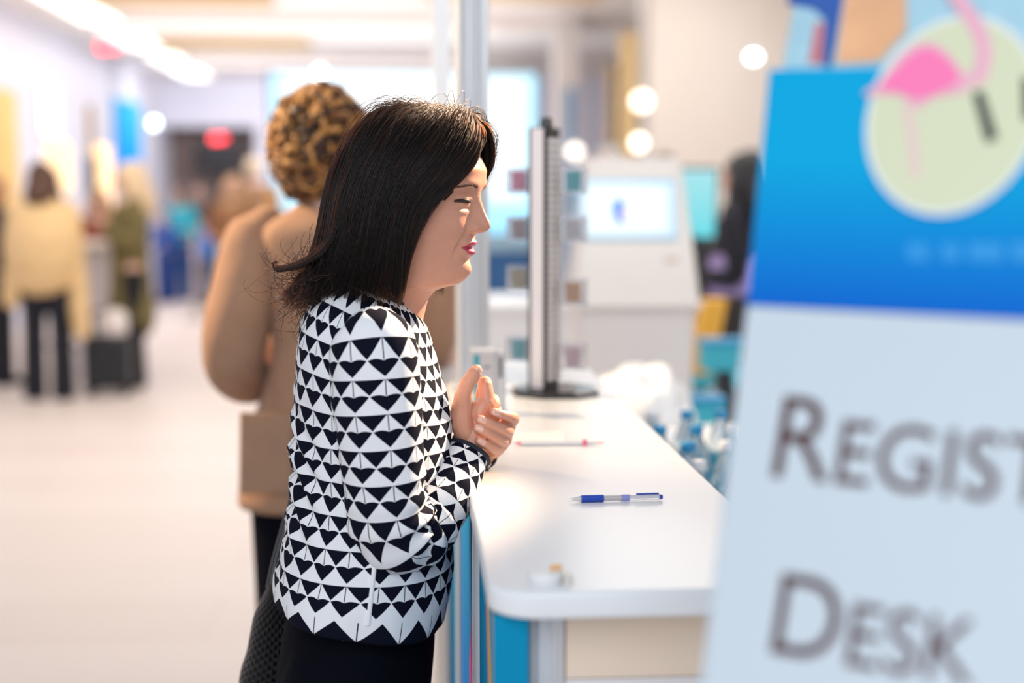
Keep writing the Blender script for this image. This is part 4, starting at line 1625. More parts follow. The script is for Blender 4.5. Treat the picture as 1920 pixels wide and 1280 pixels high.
def strand(s, t0, t1, off, wav, n=22, flick=0.0):
    tt = np.linspace(t0, t1, n)
    ds = RNG.normal(0, .16)
    s1 = s + ds
    P0 = hair_surface(s, tt)
    P1 = hair_surface(min(max(s1, 0), NA - 1), tt)
    w = np.linspace(0, 1, n)[:, None]
    P = P0 * (1 - w) + P1 * w
    out = P - cen
    out /= np.linalg.norm(out, axis=1)[:, None] + 1e-9
    env = np.sin(np.clip(tt * 1.15, 0, 1) * PI / 2)[:, None]
    P = P + out * (off * (0.35 + 0.65 * env))
    ph = RNG.uniform(0, 6.28, 3)
    fr = RNG.uniform(3, 8)
    for k in range(3):
        P[:, k] += wav * np.sin(tt * fr + ph[k]) * (0.2 + tt)
    if flick:
        e = np.clip((tt - .72) / .28, 0, 1.3)
        P[:, 0] -= flick * e ** 2
        P[:, 2] += flick * .35 * e ** 2.5
    return clear_of_head(P)


for i in range(15000):
    s = RNG.uniform(0, NA - 1) if i % 3 else RNG.uniform(0, NG + 1)
    cl = math.floor(s * 13 + .25 * math.sin(s * 5)) / 13                       # loose locks
    s2 = min(max(s * .55 + (cl + .05) * .45, 0), NA - 1)
    off = abs(RNG.normal(.0012, .0022)) + .0026 * math.sin(cl * 37.0)
    back = NG - 4 < s2 < NG + 3
    strands.append(strand(s2, RNG.uniform(-.02, .22) if i % 4 else RNG.uniform(.1, .5), RNG.uniform(.86, 1.06), off, .0026, flick=RNG.uniform(0, .012) if back else 0))
# the lock that flicks out behind, ending in a small curl
for i in range(900):
    a = RNG.normal(0, 1)
    b_ = RNG.normal(0, 1)
    yy = YHD - .045 + .012 * b_
    P = np.array([at(px, py + 7 * a * k, yy) for (px, py, k) in ((640, 400, 1.2), (622, 445, 1.0), (604, 470, .8), (582, 486, .55), (558, 497, .4), (535, 503, .32), (519, 505, .28))] +
                 ([at(511, 500 + a, yy), at(512, 493 + a, yy), at(520, 491 + a, yy)] if i % 3 == 0 else []))
    strands.append(crom(P, 22))
# frizz over the collar and nape
for i in range(380):
    px, py = RNG.normal(580, 26), RNG.normal(560, 28)
    yy = YHD - RNG.uniform(-.02, .085)
    p = at(px, py, yy)
    d = RNG.normal(0, 1, 3)
    d[2] -= .6
    d /= np.linalg.norm(d)
    cur = np.clip(RNG.normal(0, .9, 3), -1.3, 1.3)
    Q = [at(px + RNG.uniform(10, 45), py - RNG.uniform(25, 70), yy)]
    v_ = (p - Q[0]) / 9
    for k in range(21):
        Q.append(Q[-1] + v_)
        v_ = v_ * .985 + np.cross(v_, cur) * .13 + RNG.normal(0, .0004, 3)
        if k > 8:
            v_ *= .93
    strands.append(np.array(Q))
# flyaways over the crown and the fringe
for i in range(520):
    if i < 420:
        s = RNG.uniform(1, NG - 1.5) if i % 2 else RNG.uniform(NG + 2, NA - 2)
        P = hair_surface(s, np.linspace(0, RNG.uniform(.25, .55), 22))
        h_ = abs(RNG.normal(0, .014)) + .003
        P[:, 2] += h_ * np.sin(np.linspace(0, PI, 22)) ** .8
        P[:, 1] += RNG.normal(0, .006) * np.linspace(0, 1, 22)
        P[:, 0] += RNG.normal(0, .008) * np.linspace(0, 1, 22) ** 2
    else:
        s = RNG.uniform(0, 1.6) if i % 2 else RNG.uniform(NA - 2.6, NA - 1)
        P = hair_surface(s, np.linspace(0, RNG.uniform(.3, .6), 22))
        P[:, 0] += abs(RNG.normal(.004, .005)) * np.sin(np.linspace(0, PI, 22))
        P[:, 2] += RNG.normal(.002, .004) * np.linspace(0, 1, 22)
    strands.append(P)
# fringe seen against the forehead: finer strands, both sides, with the backlit glow in their colour
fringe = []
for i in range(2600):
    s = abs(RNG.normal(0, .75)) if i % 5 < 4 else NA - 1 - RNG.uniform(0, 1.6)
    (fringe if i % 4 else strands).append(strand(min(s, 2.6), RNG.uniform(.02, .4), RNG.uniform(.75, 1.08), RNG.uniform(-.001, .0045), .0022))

def strand_object(name, strands, m, rr):
    hc = bpy.data.hair_curves.new(name)
    hc.add_curves([22] * len(strands))
    pos = np.concatenate(strands, 0) - ORG[person.name]
    hc.points.foreach_set('position', pos.astype(np.float32).ravel())
    rad = np.tile(np.interp(np.linspace(0, 1, 22), [0, .1, .7, 1], rr), len(strands))
    ra = hc.attributes.get('radius') or hc.attributes.new('radius', 'FLOAT', 'POINT')
    ra.data.foreach_set('value', rad.astype(np.float32))
    hc.materials.append(m)
    ho = bpy.data.objects.new(name, hc)
    COL.objects.link(ho)
    ho.parent = hair


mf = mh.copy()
mf.name = 'fringe_backlit_glow'
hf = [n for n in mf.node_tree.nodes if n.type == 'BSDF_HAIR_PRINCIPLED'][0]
hf.inputs['Melanin'].default_value = 0.52  # orange light passing through the fringe is put into its colour
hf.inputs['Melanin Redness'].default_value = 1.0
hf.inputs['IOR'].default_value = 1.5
strand_object('hair_strands', strands, mh, [.00026, .00032, .00028, .00008])
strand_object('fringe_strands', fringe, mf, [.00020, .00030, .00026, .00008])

# ---- watch on the far wrist ---------------------------------------
M_strap = mat('dark_watch_strap', (0.01, 0.012, 0.02), rough=0.4)
wt = MB()
c_ = at(899, 850, 2.122)
ax = at(916, 836, 2.105) - at(900, 848, 2.125)
ax /= np.linalg.norm(ax)
a_ = np.cross(ax, (0, 0, 1))
a_ /= np.linalg.norm(a_)
b_ = np.cross(ax, a_)
wt.loft([[c_ + ax * h + (a_ * math.cos(2 * PI * j / 36) + b_ * math.sin(2 * PI * j / 36)) * r for j in range(36)] for r, h in ((.0262, -.008), (.0275, -.008), (.0275, .008), (.0262, .008))], caps=False)
wt.obox(c_ - b_ * .029, ax * .013, a_ * .013, b_ * .004)
tag(wt.build('wristwatch', M_strap, bevel=.001), 'thin dark wristwatch on the wrist of the woman in the triangle jacket', 'watch')

# ---- woven handbag -------------------------------------------------
M_bag = weave_material()
bg = MB()
YB = 2.20
rg, uv = [], []
for i, (lx, rx, py, w) in enumerate(((505, 545, 1092, .020), (492, 560, 1120, .040), (476, 580, 1165, .062), (462, 596, 1205, .074), (450, 604, 1250, .080), (452, 606, 1290, .078), (470, 600, 1318, .060), (500, 575, 1330, .025))):
    l_, r_ = at(lx, py, YB), at(rx, py, YB)
    rg.append(np.r_[(l_ + r_) / 2, (r_ - l_) / 2, w])
rg = crom(np.array(rg), 34)
rr = [[q[:3] + q[3:6] * math.cos(2 * PI * j / 44) + np.array([0, q[6] * math.sin(2 * PI * j / 44), 0]) for j in range(44)] for q in rg]
uv = [[(j / 44 * 24, i / 34 * 18) for j in range(45)] for i in range(34)]
bag = bg.build if False else None
hb_ = empty('handbag', (at(525, 1300, YB)[0], YB, at(525, 1330, YB)[2]), 'black woven leather handbag hanging behind the hip of the woman in the triangle jacket', 'bag')
bb = MB()
bb.loft(rr, uvs=uv)
bb.build('pouch', M_bag, hb_, smooth=180, disp=lambda p, n: p + n * .006 * noise.noise(Vector(p * 16.0)))
st = MB()
st.tube([at(507, 1100, YB), at(520, 1040, YB + .02), at(560, 900, YB + .06), at(600, 760, YB + .06), at(640, 640, YB + .02), at(660, 610, YB)], .007, n=8, res=30)
st.build('strap', M_shoe, hb_, smooth=180)

# ================================================================== kiosk and the things behind the counter
yk = 5.0
M_kiosk = mat('kiosk_cream', (.84, .80, .76), rough=.45, noise_amt=.02, noise_scale=8)
M_kiosk2 = mat('kiosk_panel', (.86, .82, .81), rough=.45)
kx = lambda px, y=yk: at(px, 400, y)[0]
kz = lambda py, y=yk: at(1190, py, y)[2]
k0 = np.array([(kx(1085) + kx(1305)) / 2, yk, 0])
ki = empty('check_in_kiosk', k0, 'cream self check-in kiosk with a glowing tilted screen behind the counter', 'kiosk')


def slab(levels_):
    """stack of rounded rectangles: (z, half width, front y, back y)"""
    rg = []
    for z, hwid, yf, yb_ in levels_:
        rg.append([(k0[0] + a, b, z) for a, b in round_rect(-hwid, yf, hwid, yb_, (.02,) * 4, 5)])
    return rg


zt_, zs, zl = kz(310), kz(545), kz(575)
MB().loft(slab([(zl, .224, yk - .02, yk + .28), (zs, .222, yk - .02, yk + .27), (kz(450), .205, yk + .02, yk + .25), (zt_ + .012, .176, yk + .10, yk + .22), (zt_ + .03, .165, yk + .11, yk + .21)])).build('head', M_kiosk, ki, smooth=40)
MB().loft(slab([(.0, .20, yk, yk + .28), (.05, .20, yk, yk + .28), (.4, .195, yk + .02, yk + .27), (zl - .03, .212, yk - .01, yk + .27), (zl - .002, .226, yk - .03, yk + .285)])).build('body', M_kiosk2, ki, smooth=40)
MB().loft(slab([(zl + .001, .232, yk - .045, yk + .29), (zl + .018, .232, yk - .045, yk + .29)])).build('ledge', M_kiosk, ki, smooth=40)
# screen lying on the sloping front
zb_, zt2 = kz(447), kz(340)
yf = lambda z: np.interp(z, [zs, kz(450), zt_ + .012], [yk - .02, yk + .02, yk + .10])
A = np.array([k0[0], yf(zb_), zb_])
B_ = np.array([k0[0], yf(zt2), zt2])
su2 = (B_ - A) / np.linalg.norm(B_ - A)
sn2 = np.cross((1, 0, 0), su2)
cc = (A + B_) / 2
hh2 = np.linalg.norm(B_ - A) / 2
cx2 = kx(1181)
M_scr = mat('kiosk_screen', (.05, .05, .05), rough=.2)
g = NT(M_scr)
nt = M_scr.node_tree
tc2 = nt.nodes.new('ShaderNodeTexCoord')
sp2 = nt.nodes.new('ShaderNodeSeparateXYZ')
nt.links.new(tc2.outputs['Object'], sp2.inputs[0])
ax_ = g.m('ABSOLUTE', g.m('DIVIDE', g.m('SUBTRACT', sp2.outputs[0], float(cx2 - k0[0])), .172))
az_ = g.m('ABSOLUTE', g.m('DIVIDE', g.m('SUBTRACT', sp2.outputs[2], float(cc[2])), .098))
ed = g.m('POWER', g.m('MINIMUM', g.m('MAXIMUM', ax_, az_), 1.0), 8.0)
col = g.mix(ed, (.80, .93, .97), (.22, .55, .86))
nt.links.new(col, nt.nodes['Principled BSDF'].inputs['Emission Color'])
nt.nodes['Principled BSDF'].inputs['Emission Strength'].default_value = .95
C2 = np.array([cx2, cc[1], cc[2]])
MB().obox(C2 - sn2 * -.004, np.array([.176, 0, 0]), su2 * (hh2 + .008), sn2 * .006).build('bezel', mat('kiosk_bezel', (.42, .60, .72), rough=.3), ki, bevel=.003)
scr = MB().obox(C2 - sn2 * -.011, np.array([.170, 0, 0]), su2 * hh2, sn2 * .002).build('screen', M_scr, ki)
M_em_blue = glow('screen_blue', (.02, .16, .62), .8)
M_em_pink = glow('screen_lilac', (.62, .52, .78), .8)
E3 = C2 + sn2 * .0135


def on_screen(pts, m, name, n=0.0):
    mb = MB()
    P = [E3 + np.array([1, 0, 0]) * a + su2 * b + sn2 * n for a, b in pts]
    mb.loft([P, [p + sn2 * .0005 for p in P]])
    o = mb.build(name, m, scr)


ORG[scr.name] = ORG[ki.name]
on_screen([(-.030 + .05 * 0 + .026 * math.cos(t) - .004 * math.sin(t), -.012 + .042 * math.sin(t) * (1 if math.sin(t) < 0 else 1.15)) for t in np.linspace(0, 2 * PI, 30, endpoint=False)], M_em_blue, 'blue_drop')
on_screen([(-.010 + .016 * math.cos(t), -.018 + .026 * math.sin(t)) for t in np.linspace(0, 2 * PI, 24, endpoint=False)], M_em_pink, 'lilac_drop', .0008)
on_screen([(-.125, .035), (-.085, .035), (-.085, .05), (-.125, .05)], glow('screen_grey_blue', (.52, .72, .82), .8), 'title_bar')
pz = kz(488)
MB().box((kx(1248), yf(pz) - .004, pz - .009), (kx(1272), yf(pz) + .01, pz + .009)).build('badge_slot', mat('kiosk_pink_slot', (.70, .52, .46), rough=.5), ki)

# low white side table with bottles, sheet, tray
M_tblw = mat('side_table_white', (.80, .80, .82), rough=.4)
TZ = .80
tb = empty('side_table', (.86, 3.25, 0), 'low white side table behind the counter carrying water bottles', 'table')
MB().box((.475, 2.3, TZ - .03), (1.25, 4.25, TZ)).build('table_top', M_tblw, tb, bevel=.004)
for sx, sy in ((.52, 2.35), (1.2, 2.35), (.52, 4.2), (1.2, 4.2)):
    MB().box((sx - .02, sy - .02, 0), (sx + .02, sy + .02, TZ - .031)).build('leg', M_alu, tb)
M_pet = mat('clear_bottle', (.84, .93, .97), rough=.08, trans=.85)
M_label = mat('blue_bottle_label', (.05, .42, .62), rough=.4, noise_amt=.3, noise_scale=60)
M_cap = mat('blue_cap', (.02, .30, .58), rough=.4)
M_capw = mat('white_cap', (.85, .85, .87), rough=.4)


def bottle(x, y, capm, label):
    e = empty('water_bottle', (x, y, TZ), label, 'bottle', 'water bottles behind the counter')
    MB().lathe((x, y, TZ), [(.024, 0), (.031, .004), (.032, .05), (.030, .055), (.032, .06), (.032, .13), (.028, .155), (.016, .185), (.0125, .195), (.0125, .205)], 20).build('bottle_body', M_pet, e, smooth=60)
    MB().lathe((x, y, TZ), [(.0324, .065), (.0326, .066), (.0326, .118), (.0324, .119)], 20).build('paper_label', M_label, e, smooth=60)
    MB().lathe((x, y, TZ), [(.0145, .196), (.0150, .198), (.0150, .212), (.012, .215)], 16).build('cap', capm, e, smooth=60)
    return e


spots = []
for r_ in range(4):
    for c_ in range(5):
        spots.append((.525 + .078 * c_ + .02 * (r_ % 2), 2.52 + .20 * r_))
for i, (x_, y_) in enumerate(spots):
    r_, c_ = divmod(i, 5)
    bottle(x_, y_, M_cap if i % 3 else M_capw, 'clear water bottle with %s cap, %s, %s row from the counter end' % (
        'blue' if i % 3 else 'white', ('next to the counter', 'second out', 'third out', 'fourth out', 'outermost')[c_], ('front', 'second', 'third', 'rear')[r_]))
# crumpled white plastic bag and grey tray
mb = MB()
cpl = np.array([.64, 3.85, TZ])
mb.ball(cpl + np.array([0, 0, .10]), (.13, .16, .13), 40, 26)
tag(mb.build('plastic_bag', mat('white_plastic_film', (.86, .86, .86), rough=.35), smooth=180, disp=lambda p, n: np.maximum(p + n * (.045 * noise.noise(Vector(p * 13.0)) + .02 * noise.noise(Vector(p * 31.0))), [-9, -9, TZ + .001])), 'crumpled white plastic bag on the side table near the kiosk', 'bag')
e = empty('paper_tray', (.60, 3.42, TZ), 'grey paper tray between the crumpled bag and the bottles', 'tray')
M_tray = mat('grey_tray', (.52, .52, .56), rough=.5)
MB().box((.50, 3.32, TZ), (.74, 3.60, TZ + .09)).build('tray_body', M_tray, e, bevel=.004)
MB().box((.51, 3.33, TZ + .0905), (.73, 3.59, TZ + .10)).build('paper_stack', M_white, e)

# teal display beyond the kiosk, chair, crates, tote
M_tealscr = mat('teal_display', (.05, .1, .1), rough=.3)
g = NT(M_tealscr)
nt = M_tealscr.node_tree
tc3 = nt.nodes.new('ShaderNodeTexCoord')
s3 = nt.nodes.new('ShaderNodeSeparateXYZ')
nt.links.new(tc3.outputs['Object'], s3.inputs[0])
f3 = g.m('MULTIPLY', g.m('SUBTRACT', s3.outputs[2], 1.28), 2.2)
col = g.mix(f3, (.10, .72, .82), (.50, .82, .87))
nt.links.new(col, nt.nodes['Principled BSDF'].inputs['Emission Color'])
nt.nodes['Principled BSDF'].inputs['Emission Strength'].default_value = .9
ym = 7.0
a, b = at(1280, 318, ym), at(1345, 318, ym)
zlo = at(1310, 445, ym)[2]
e = empty('display_screen', ((a[0] + b[0]) / 2, ym, 0), 'pale teal display on a dark stand between the kiosk and the woman in black', 'screen')
MB().prism([(a[0] - .08, a[2]), (b[0], a[2]), (b[0] - .01, zlo), (b[0] - .11, zlo)][::-1], (0, ym, 0), (1, 0, 0), (0, 0, 1), (0, .02, 0)).build('screen', M_tealscr, e)
MB().prism([(a[0] - .095, a[2] + .015), (b[0] + .015, a[2] + .015), (b[0] + .005, zlo - .015), (b[0] - .125, zlo - .015)][::-1], (0, ym + .021, 0), (1, 0, 0), (0, 0, 1), (0, .03, 0)).build('back_shell', M_dark, e)
MB().tube([(b[0] - .06, ym + .06, .02), (b[0] - .06, ym + .06, zlo + .1)], .04, n=12).build('pole', M_dark, e)
MB().lathe((b[0] - .06, ym + .06, 0), [(.2, 0), (.2, .02), (.05, .03)], 24).build('base', M_dark, e)

M_chair = mat('dark_chair_fabric', (.035, .022, .02), rough=.7)
M_chairteal = mat('teal_seat', (.05, .45, .58), rough=.7, noise_amt=.2, noise_scale=30)
yc_ = 6.2
cx = at(1345, 640, yc_)[0]
ch = empty('visitor_chair', (cx, yc_, 0), 'dark brown chair with a turquoise seat behind the bottles', 'chair')
zs_ = at(1345, 690, yc_)[2]
MB().box((cx - .16, yc_ - .25, zs_ - .06), (cx + .28, yc_ + .2, zs_)).build('seat', M_chairteal, ch, bevel=.02)
MB().box((cx - .10, yc_ + .2, zs_ - .02), (cx + .28, yc_ + .25, at(1345, 560, yc_)[2])).build('backrest', M_chair, ch, bevel=.02)
for sx, sy in ((-.13, -.22), (.25, -.22), (-.13, .18), (.25, .18)):
    MB().tube([(cx + sx, yc_ + sy, .012), (cx + sx, yc_ + sy, zs_ - .061)], .015, n=8).build('leg', M_dark, ch)
MB().box((cx - .14, yc_ - .24, zs_ * .40), (cx + .26, yc_ - .225, zs_ - .075)).build('front_skirt', M_chair, ch)
ytb = 6.0
c = at(1330, 605, ytb)
mb = MB()
mb.loft([[(c[0] + sx * wd + dx, ytb + sy * .05, z) for sx, sy in ((-1, -1), (1, -1), (1, 1), (-1, 1))] for z, wd, dx in ((zs_ + .001, .035, -.04), (zs_ + .09, .055, -.03), (at(1330, 560, ytb)[2], .05, .02))])
tag(mb.build('tote_bag', mat('yellow_canvas', (.85, .45, .06), rough=.7, noise_amt=.1), bevel=.01), 'yellow orange tote standing on the turquoise chair seat', 'bag')
# teal boxes low behind the bottles
for (px, py, y, w_, h_, lab) in ((1318, 786, 4.6, .075, .05, 'turquoise box on a dark stand behind the water bottles'), (1365, 672, 5.4, .09, .05, 'small turquoise box beside the chair seat')):
    c = at(px, py, y)
    e = empty('storage_box', (c[0], y, 0), lab, 'box')
    MB().box((c[0] - w_, y, c[2] - h_), (c[0] + w_, y + .14, c[2] + h_)).build('box_body', M_chairteal, e, bevel=.006)
    MB().box((c[0] - w_ - .006, y - .006, c[2] + h_), (c[0] + w_ + .006, y + .146, c[2] + h_ + .02)).build('lid', M_cap, e)
    MB().box((c[0] - .03, y + .04, 0), (c[0] + .03, y + .10, c[2] - h_ - .001)).build('stand', M_dark, e)

# ================================================================== the visitor in the brown jacket
YB2 = 3.40
M_brown = mat('brown_wool', (.37, .20, .12), rough=.85, noise_amt=.12, noise_scale=30, bump=.2, bump_scale=200, sheen=.1)
M_skin2 = mat('skin_light', (.62, .38, .28), rough=.5, noise_amt=.06)
px0 = 628


def b2(px, py, dy=0.0):
    return at(px, py, YB2 + dy)


per2o = np.array([b2(625, 900)[0], YB2, 0.0])
bm2 = MB()
hc2 = b2(604, 292)
# head and neck, turned away and a little to her right
bm2.ball(hc2 + np.array([0, .01, .0]), (.076, .098, .115), 30, 22)
bm2.ball(hc2 + np.array([.004, .055, -.055]), (.055, .06, .062), 24, 16)
bm2.ball(hc2 + np.array([.006, .115, -.02]), (.013, .02, .022), 14, 10)
for s_ in (-1, 1):
    bm2.ball(hc2 + np.array([.078 * s_, 0, -.02]), (.010, .02, .032), 12, 10)
bm2.tube([b2(605, 330), b2(612, 380), b2(622, 430)], [.056, .055, .075], n=20, res=10)
tr2 = [(440, .06), (520, .13), (700, .13), (930, .14)]
bm2.tube([b2(625, 420), b2(628, 520), b2(632, 700), b2(632, 820), b2(632, 880)], [.10, .125, .115, .11, .10], n=24, res=16, flat=.8)
for s_, P in ((-1, [(488, 470, 0), (452, 580, -.02), (432, 690, 0), (520, 640, .20), (600, 600, .36)]), (1, [(776, 470, 0), (812, 580, -.02), (822, 660, .02), (800, 640, .22), (760, 610, .38)])):
    bm2.tube([b2(*p) for p in P], [.05, .045, .04, .034, .028], n=16, res=20)
    hb2 = b2(*P[-1])
    bm2.ball(hb2 + np.array([.01, .05, 0]), (.035, .05, .018), 14, 10)
    for q in range(4):
        bm2.tube([hb2 + np.array([-.022 + .016 * q, .08, 0]), hb2 + np.array([-.024 + .017 * q, .125, -.004]), hb2 + np.array([-.024 + .017 * q, .15, -.022])], [.0085, .008, .007], n=8, res=6)
    bm2.tube([hb2 + np.array([.03 * -s_, .04, 0]), hb2 + np.array([.05 * -s_, .07, .005]), hb2 + np.array([.052 * -s_, .095, .0])], [.011, .0095, .008], n=8, res=6)
woman2 = bm2.build('person', [M_skin2], origin=per2o, remesh=.006, relax=3, smooth=180)
tag(woman2, 'person with curly golden brown hair in a brown jacket seen from behind at the counter', 'person')
jk2 = MB()
JR2 = [(580, 650, 374, .060), (560, 668, 384, .075), (530, 705, 400, .10), (492, 755, 425, .125), (482, 790, 470, .135), (500, 800, 540, .140), (512, 806, 640, .135), (492, 810, 740, .138), (456, 812, 840, .142), (444, 812, 936, .145), (448, 808, 941, .14)]
raw = crom(np.array([np.r_[(b2(l_, p_) + b2(r_, p_)) / 2, (b2(r_, p_) - b2(l_, p_)) / 2, w_] for l_, r_, p_, w_ in JR2]), 60)
jk2.loft([[q[:3] + q[3:6] * math.copysign(abs(math.cos(2 * PI * j / 72)) ** .85, math.cos(2 * PI * j / 72)) + np.array([0, q[6] * math.copysign(abs(math.sin(2 * PI * j / 72)) ** .85, math.sin(2 * PI * j / 72)), 0]) for j in range(72)] for q in raw])


def wool(p, n):
    return p + n * (.010 * noise.noise(Vector(p * 7.0)) + .004 * noise.noise(Vector(p * 19.0)))


jacket2 = jk2.build('jacket', M_brown, woman2, smooth=180, disp=wool)
ORG[jacket2.name] = ORG[woman2.name]
for P in ([(500, 424, .0, .050), (480, 455, 0, .075), (462, 520, -.02, .080), (446, 600, -.03, .078), (437, 680, -.01, .075), (470, 700, .08, .066), (525, 655, .20, .056), (585, 610, .33, .046)],
          [(764, 424, .0, .05), (782, 455, 0, .075), (796, 520, -.02, .076), (804, 590, -.02, .070), (805, 645, .02, .064), (792, 640, .14, .058), (765, 615, .30, .05)]):
    s = MB()
    s.tube([b2(*p[:3]) for p in P], [p[3] for p in P], n=28, res=46)
    s.build('sleeve', M_brown, jacket2, smooth=180, disp=wool)
pk = MB()
pl = [(450, 772), (548, 778), (548, 925), (448, 925)]
pk.loft([[b2(a_, b_, -.150) for a_, b_ in pl], [b2(a_, b_, -.138) for a_, b_ in pl]])
pk.build('patch_pocket', M_brown, jacket2, bevel=.004)
cl = MB()
cl.tube([b2(626 + 46 * math.cos(2 * PI * j / 24), 376 + 4 * math.sin(2 * PI * j / 24), .065 * math.sin(2 * PI * j / 24)) for j in range(26)], .014, n=10)
cl.build('collar', M_brown, jacket2, smooth=180)
tr3 = MB()
tr3.tube([b2(632, 900), b2(632, 1010)], [.165, .17], n=30, res=8, flat=.75, ref=(1, 0, 0))
hxx = b2(632, 1000)[0]
for s_ in (-1, 1):
    tr3.tube([(hxx + s_ * .105, YB2, .84), (hxx + s_ * .115, YB2, .5), (hxx + s_ * .115, YB2, .06)], [.105, .082, .075], n=24, res=16)
tr3.build('trousers', M_black, woman2, remesh=.01, relax=4, smooth=180)
for s_ in (-1, 1):
    sh = MB()
    sh.tube([(hxx + s_ * .115, YB2 - .06, .045), (hxx + s_ * .115, YB2 + .08, .04), (hxx + s_ * .115, YB2 + .18, .028)], [.040, .042, .030], n=16, res=10, flat=.8)
    sh.build('shoe', M_shoe, woman2, smooth=180)
# curls: a full cap and locks winding over it
M_curl = mat('golden_brown_hair', (.25, .10, .028), rough=.45, noise_amt=.35, noise_scale=18)
M_curld = mat('dark_brown_curl', (.045, .016, .008), rough=.5)
M_curlg = mat('honey_curl', (.52, .24, .065), rough=.4)
hcap = MB()
hcap.ball(hc2 + np.array([-.002, -.012, .022]), (.108, .120, .130), 48, 32)
hr2 = hcap.build('hair', M_curld, woman2, smooth=180, disp=lambda p, n: p + n * (.022 * noise.noise(Vector(p * 21.0)) + .008 * noise.noise(Vector(p * 50.0))))
ORG[hr2.name] = ORG[woman2.name]
loc = MB()
for i in range(480):
    d = RNG.normal(0, 1, 3)
    d /= np.linalg.norm(d)
    if d[1] > .55 and d[2] < .2:
        continue
    if d[2] < -.93:
        continue
    c = hc2 + np.array([-.002, -.012, .022]) + d * np.array([.108, .120, .132])
    t1 = np.cross(d, RNG.normal(0, 1, 3))
    t1 /= np.linalg.norm(t1)
    t1 = t1 * .6 + np.array([0, 0, -.6])
    t1 -= d * (t1 @ d)
    t1 /= np.linalg.norm(t1)
    t2 = np.cross(d, t1)
    r0 = RNG.uniform(.010, .021)
    ln = RNG.uniform(.045, .085)
    pts = [c + t1 * (ln * (k / 11 - .5)) + (t2 * math.cos(k * .62 + i) + d * math.sin(k * .62 + i)) * r0 * (.55 + .4 * k / 11) for k in range(12)]
    warm = d[0] < 0 or RNG.random() < .35
    loc.tube(pts, [.0022 + .0055 * math.sin(PI * (k + .6) / 12.2) for k in range(12)], n=6, mi=(1 if RNG.random() < (.55 if d[2] > -.2 else .2) else 0) if RNG.random() < .72 else 2)
lo = loc.build('curls', [M_curl, M_curlg, M_curld], hr2, smooth=180)
lo['kind'] = 'stuff'

# ================================================================== people further off
def hair_mat(c):
    return mat('hair_tone', c, rough=.5, noise_amt=.3, noise_scale=30)


